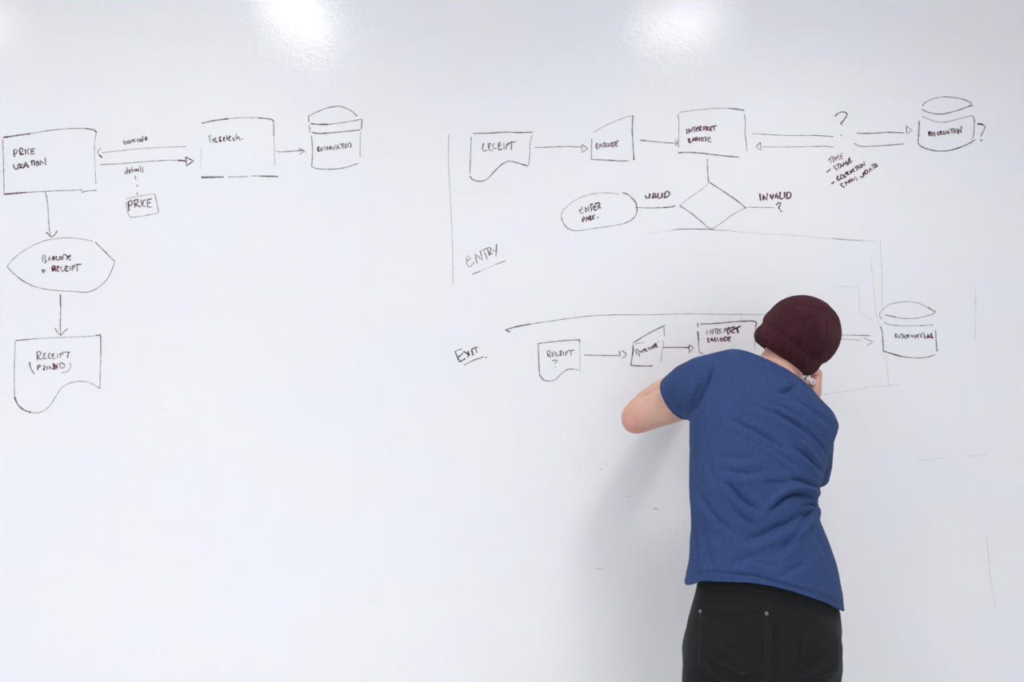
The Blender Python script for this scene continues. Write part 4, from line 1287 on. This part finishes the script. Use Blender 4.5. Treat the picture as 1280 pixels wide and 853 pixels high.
def surface_tree(me):
    bm = bmesh.new()
    bm.from_mesh(me)
    t = BVHTree.FromBMesh(bm)
    bm.free()
    return t


def on_surface(tree, px, py, lift=0.0):
    o = Vector((0, -CAM_D, CAM_Z))
    d = (at(px, py, -.5) - o).normalized()
    hit = tree.ray_cast(o, d)
    if hit[0] is None:
        return None
    n = hit[1] if hit[1].dot(d) < 0 else -hit[1]
    return hit[0] + n * lift, n


def thread(name, tree, pts, r, mat, parent, lift, dashes=None):
    """stitching: a thin raised thread lying on the cloth"""
    P = catmull(pts, 1.5)
    bm = bmesh.new()
    prev = None
    k = 0
    last = None
    for i, (x, y) in enumerate(P):
        h = on_surface(tree, x, y, lift)
        if h is None or (dashes and i % dashes[1] >= dashes[0]) or (last is not None and (h[0] - last).length > .02):
            prev = None
            last = h[0] if h else None
            continue
        p, n = h
        last = p
        j = min(i + 1, len(P) - 1)
        t = Vector((P[j][0] - P[max(i - 1, 0)][0], 0, -(P[j][1] - P[max(i - 1, 0)][1]))).normalized()
        s = t.cross(n).normalized()
        ring = [bm.verts.new(p + s * (r * math.cos(a)) + n * (r * math.sin(a))) for a in (0, math.pi / 3, 2 * math.pi / 3, math.pi, 4 * math.pi / 3, 5 * math.pi / 3)]
        if prev:
            for q in range(6):
                bm.faces.new((prev[q], prev[(q + 1) % 6], ring[(q + 1) % 6], ring[q]))
        prev = ring
    return bm_obj(name, bm, mat, parent, True)


st = surface_tree(shirt_me)
thread('hem_stitching', st, SEAM[1:], .0008, MAT_STITCH, shirt, .0042)


# ---- trousers
def build_trousers():
    S = Shape()
    S.loft(torso_rings(1.0, TROUSERS, 2.5))
    S.blob(at(910, 805, -.548), .088, .078, .098)
    S.blob(at(1002, 810, -.546), .088, .078, .098)
    for lg in LEGS:
        S.tube([(p, ra, rb, (1, 0, 0)) for p, ra, rb in lg], n=28)
    me = S.fuse(0.0042, 26, 0.6)
    V, Nn = coords(me), normals(me)
    F = [
        ([(968, 752), (967, 790), (966, 815), (965, 853), (962, 875)], 7.0, .0080, 1),
        ([(880, 790), (900, 803), (925, 817), (950, 826)], 5.0, .0042, 1),
        ([(876, 815), (905, 835), (940, 848)], 5.0, .0036, 1),
        ([(1046, 800), (1020, 822), (985, 838)], 6.0, .0046, 1),
        ([(1048, 822), (1024, 842), (990, 852)], 6.0, .0046, -1),
        ([(990, 800), (1000, 818), (1008, 838)], 5.0, .0030, 1),
        ([(872, 764), (900, 769), (925, 770), (958, 768)], 1.6, .0020, 1),
        ([(872, 737), (924, 738), (980, 743)], 1.4, .0014, 1),
    ]
    for pts, w, amp, side in F:
        crease(V, Nn, pts, w, amp, side)
    set_coords(me, V)
    fl = lambda V: (V[:, 2] - .085, np.tile(np.array([0, 0, 1.0]), (len(V), 1)))
    wz = at(960, 708, -.61).z
    wl = lambda V: (wz - V[:, 2] - .12 * (V[:, 0] - .585), np.tile(np.array([-.12, 0, -1.0]), (len(V), 1)))
    clip_surface(me, [fl, wl])
    smooth_shade(me)
    return me


tr_me = build_trousers()
trousers = link_mesh('trousers', tr_me, MAT_JEANS, person)
sm = trousers.modifiers.new('cloth', 'SOLIDIFY')
sm.thickness = .002
sm.offset = 1
tt = surface_tree(tr_me)


def patch(name, corners, nx, ny, lift, mat, parent):
    """a pocket: a thin panel of cloth laid on the seat of the trousers (corners top-left, top-right, bottom-right, bottom-left)"""
    bm = bmesh.new()
    g0, g1 = {}, {}
    a, b, c, d = corners
    for j in range(ny + 1):
        for i in range(nx + 1):
            u, v = i / nx, j / ny
            x = (a[0] * (1 - u) + b[0] * u) * (1 - v) + (d[0] * (1 - u) + c[0] * u) * v
            y = (a[1] * (1 - u) + b[1] * u) * (1 - v) + (d[1] * (1 - u) + c[1] * u) * v
            y += 4.5 * math.sin(math.pi * u) * (1 - v) + (7 * math.sin(math.pi * u)) * v
            h = on_surface(tt, x, y, lift)
            h0 = on_surface(tt, x, y, .0020)
            if h is None or h0 is None:
                continue
            g0[i, j] = bm.verts.new(h0[0])
            g1[i, j] = bm.verts.new(h[0])
    for j in range(ny):
        for i in range(nx):
            ks = [(i, j), (i + 1, j), (i + 1, j + 1), (i, j + 1)]
            if all(k in g1 for k in ks):
                bm.faces.new([g1[k] for k in ks])
                bm.faces.new([g0[k] for k in reversed(ks)])
    bm.edges.ensure_lookup_table()
    inv0 = {v: k for k, v in g0.items()}
    for e in [e for e in bm.edges if e.is_boundary and e.verts[0] in inv0]:
        k1, k2 = inv0[e.verts[0]], inv0[e.verts[1]]
        try:
            bm.faces.new((g0[k1], g0[k2], g1[k2], g1[k1]))
        except ValueError:
            pass
    return bm_obj(name, bm, mat, parent, True)


def rivet(px, py, parent):
    h = on_surface(tt, px, py, .0040)
    p, n = h
    s = n.orthogonal().normalized()
    t = n.cross(s)
    bm = bmesh.new()
    R = .0044
    rings = []
    for rr, hh in ((1.0, -.001), (1.0, .0006), (.86, .0014), (.62, .0011), (.5, .0016), (.2, .0021)):
        rings.append([bm.verts.new(p + (s * math.cos(2 * math.pi * k / 18) + t * math.sin(2 * math.pi * k / 18)) * (R * rr) + n * hh) for k in range(18)])
    for a, b in zip(rings, rings[1:]):
        for k in range(18):
            bm.faces.new((a[k], a[(k + 1) % 18], b[(k + 1) % 18], b[k]))
    bm.faces.new(rings[-1])
    bm.faces.new(rings[0][::-1])
    o = bm_obj('rivet', bm, MAT_RIVET, parent, True)
    o['label'] = 'small round steel rivet'
    return o


pk = patch('back_pocket', [(876, 763), (958.5, 766.5), (955, 838), (874, 830)], 40, 34, .0032, MAT_JEANS, trousers)
patch('back_pocket', [(1003, 761), (1049, 765), (1048, 838), (999, 842)], 24, 34, .0032, MAT_JEANS, trousers)
rivet(876.9, 764.6, trousers)
rivet(957.2, 767.2, trousers)
for nm, pts in (('pocket_stitching', [(880, 768), (905, 772), (930, 773), (953, 771)]),
                ('pocket_stitching', [(878, 779), (876.5, 800), (876, 826)]),
                ('pocket_stitching', [(876, 838), (894, 846), (912, 851)]),
                ('pocket_stitching', [(1005, 764), (1024, 766), (1046, 768)]),
                ('yoke_stitching', [(871, 736), (900, 736.5), (924, 737.5), (952, 739.5), (980, 743.5)])):
    thread(nm, tt, pts, .0007, MAT_JSTITCH, trousers, .0044 if 'pocket' in nm else .0024)

patch('belt_loop', [(977.5, 732), (982.5, 733), (982.5, 752), (977.5, 751)], 4, 12, .0048, MAT_JEANS, trousers)

# ---- shoes (below the picture's edge, on the floor)
for lg in LEGS:
    a = lg[-1][0]
    S = Shape()
    S.tube([(Vector((a.x, a.y - .045, .062)), .040, .048, (1, 0, 0)), (Vector((a.x, a.y + .03, .060)), .044, .046, (1, 0, 0)), (Vector((a.x, a.y + .11, .046)), .050, .032, (1, 0, 0)), (Vector((a.x, a.y + .18, .038)), .046, .024, (1, 0, 0))])
    S.tube([(Vector((a.x, a.y, .05)), .050, .056, (1, 0, 0)), (Vector((a.x, a.y, .105)), .054, .060, (1, 0, 0))], rounded=False)
    me = S.fuse(.005, 5)
    clip_surface(me, [lambda V: (V[:, 2] - .018, np.tile(np.array([0, 0, 1.0]), (len(V), 1)))])
    smooth_shade(me)
    sh = link_mesh('shoe', me, MAT_SHOE, person)
    bm = bmesh.new()
    rr = []
    for z in (0.0, .022):
        r = []
        for k in range(40):
            t = 2 * math.pi * k / 40
            yy = math.cos(t) * .150 + .068
            r.append(bm.verts.new((a.x + math.sin(t) * (.050 + .010 * math.cos(t)), a.y + yy, z)))
        rr.append(r)
    for k in range(40):
        bm.faces.new((rr[0][k], rr[0][(k + 1) % 40], rr[1][(k + 1) % 40], rr[1][k]))
    bm.faces.new(rr[0][::-1])
    bm.faces.new(rr[1])
    bm_obj('sole', bm, MAT_SOLE, sh)


# ---- beanie: ribbed knit converging on a whorl at the back of the crown, rolled rim
def build_beanie():
    c = at(998, 419, -.325)
    R = .1010
    apex = (Vector((.33, -.74, .55))).normalized()
    rim_n = Vector((.578, -.10, .81)).normalized()
    e1 = (H_RT - apex * H_RT.dot(apex)).normalized()
    e2 = apex.cross(e1)
    CAMP = Vector((0, -CAM_D, CAM_Z))
    view = (c - CAMP).normalized()
    ex = Vector((1, 0, 0))
    ez = Vector((0, 0, 1))
    # silhouette radius (px) by direction, anticlockwise from the picture's right
    sil = [(0, 52.5), (25, 53.5), (50, 53.5), (75, 52), (95, 51), (115, 49.5), (135, 47.5), (155, 49), (170, 52), (183, 53), (200, 53.5), (230, 52), (265, 52), (285, 51.2), (300, 50.5), (315, 48.8), (335, 50.2), (360, 52.5)]
    sa = np.array([q[0] for q in sil])
    sr = np.array([q[1] for q in sil]) / 52.0

    def shape(d):
        x, z = d.dot(ex), d.dot(ez)
        a = math.degrees(math.atan2(z, x)) % 360
        m = math.hypot(x, z)
        k = 1 + (np.interp(a, sa, sr) - 1) * min(1, m) ** 1.5
        p = d * (R * k)
        h = p.dot(rim_n)
        # bulging rim, a fold above it
        p = p + d * (.0048 * math.exp(-((h + .060) / .013) ** 2) - .0058 * math.exp(-((h + .030) / .011) ** 2))
        return p

    nu, nv = 256, 90
    bm = bmesh.new()
    uvl = bm.loops.layers.uv.new('knit')
    rows = []
    D = .0715
    for j in range(nv + 1):
        row = []
        for i in range(nu):
            u = 2 * math.pi * i / nu
            side = e1 * math.cos(u) + e2 * math.sin(u)
            # largest polar angle before the rim plane is met in this direction
            lo_, hi_ = 0.02, math.pi * .96
            for _ in range(14):
                mid = (lo_ + hi_) / 2
                d = apex * math.cos(mid) + side * math.sin(mid)
                if shape(d).dot(rim_n) > -D:
                    lo_ = mid
                else:
                    hi_ = mid
            th = .012 + (lo_ - .012) * j / nv
            d = apex * math.cos(th) + side * math.sin(th)
            p = shape(d)
            # gathered wedges at the whorl
            wedge = abs(((u / (2 * math.pi) * 6 + .3) % 1) - .5) * 2
            p -= d * (.0022 * (1 - wedge) ** 6 * math.exp(-((th - .42) / .30) ** 2))
            p -= d * (.0030 * math.exp(-(th / .10) ** 2))
            p += d * (.0010 * noise.noise(p * 30))
            row.append(bm.verts.new(c + p))
        rows.append(row)
    # rim rolls inwards
    for q in (1, 2, 3):
        row = []
        for i in range(nu):
            p = rows[nv][i].co - c
            r = p - rim_n * p.dot(rim_n)
            row.append(bm.verts.new(c + p - r.normalized() * (.0035 * q) + rim_n * (.004 * (q - 1) - .0020 * (q == 1))))
        rows.append(row)
    for j in range(len(rows) - 1):
        for i in range(nu):
            f = bm.faces.new((rows[j][i], rows[j + 1][i], rows[j + 1][(i + 1) % nu], rows[j][(i + 1) % nu]))
            for l, (du, dv) in zip(f.loops, ((0, 0), (0, 1), (1, 1), (1, 0))):
                l[uvl].uv = ((i + du) / nu, (j + dv) / nv)
    f = bm.faces.new(rows[0][::-1])
    for l in f.loops:
        l[uvl].uv = (0, 0)
    return bm_obj('beanie', bm, MAT_KNIT, person, True)


beanie = build_beanie()
sm = beanie.modifiers.new('cloth', 'SOLIDIFY')
sm.thickness = .003
sm.offset = -1


# ---- marker pen in the writing hand
def pen_lathe(name, prof, mat, parent, o, d, n=28):
    s = d.orthogonal().normalized()
    t = d.cross(s)
    bm = bmesh.new()
    rings = [[bm.verts.new(o + d * z + (s * math.cos(2 * math.pi * k / n) + t * math.sin(2 * math.pi * k / n)) * r) for k in range(n)] for z, r in prof]
    for a, b in zip(rings, rings[1:]):
        for k in range(n):
            bm.faces.new((a[k], a[(k + 1) % n], b[(k + 1) % n], b[k]))
    bm.faces.new(rings[0][::-1])
    bm.faces.new(rings[-1])
    return bm_obj(name, bm, mat, parent, False)


PEN_END = at(1016.6, 478.0, -.150)
PEN_TIP = at(986, 461.5, -.0012)
pd = (PEN_TIP - PEN_END).normalized()
PL = (PEN_TIP - PEN_END).length
pen = tag(empty('marker_pen', PEN_END), 'white dry-erase marker pen held in the writing hand under the beanie', 'pen')
pr = .0078
pen_lathe('barrel', [(0, pr * .90), (.0012, pr), (PL - .052, pr), (PL - .050, pr * .97)], MAT_PENWHITE, pen, PEN_END, pd)
pen_lathe('end_plug', [(-.0016, pr * .42), (-.0016, pr * .46), (.0004, pr * .50)], MAT_PENGREY, pen, PEN_END, pd)
pen_lathe('printed_band', [(.030, pr * 1.004), (.030, pr * 1.02), (.037, pr * 1.02), (.037, pr * 1.004)], MAT_PENINK, pen, PEN_END, pd)
pen_lathe('collar', [(PL - .0505, pr * .90), (PL - .030, pr * .86), (PL - .012, pr * .58), (PL - .0105, pr * .40)], MAT_PENDARK, pen, PEN_END, pd)
pen_lathe('nib', [(PL - .011, pr * .36), (PL - .003, pr * .34), (PL - .0004, pr * .16)], MAT_PENINK, pen, PEN_END, pd)
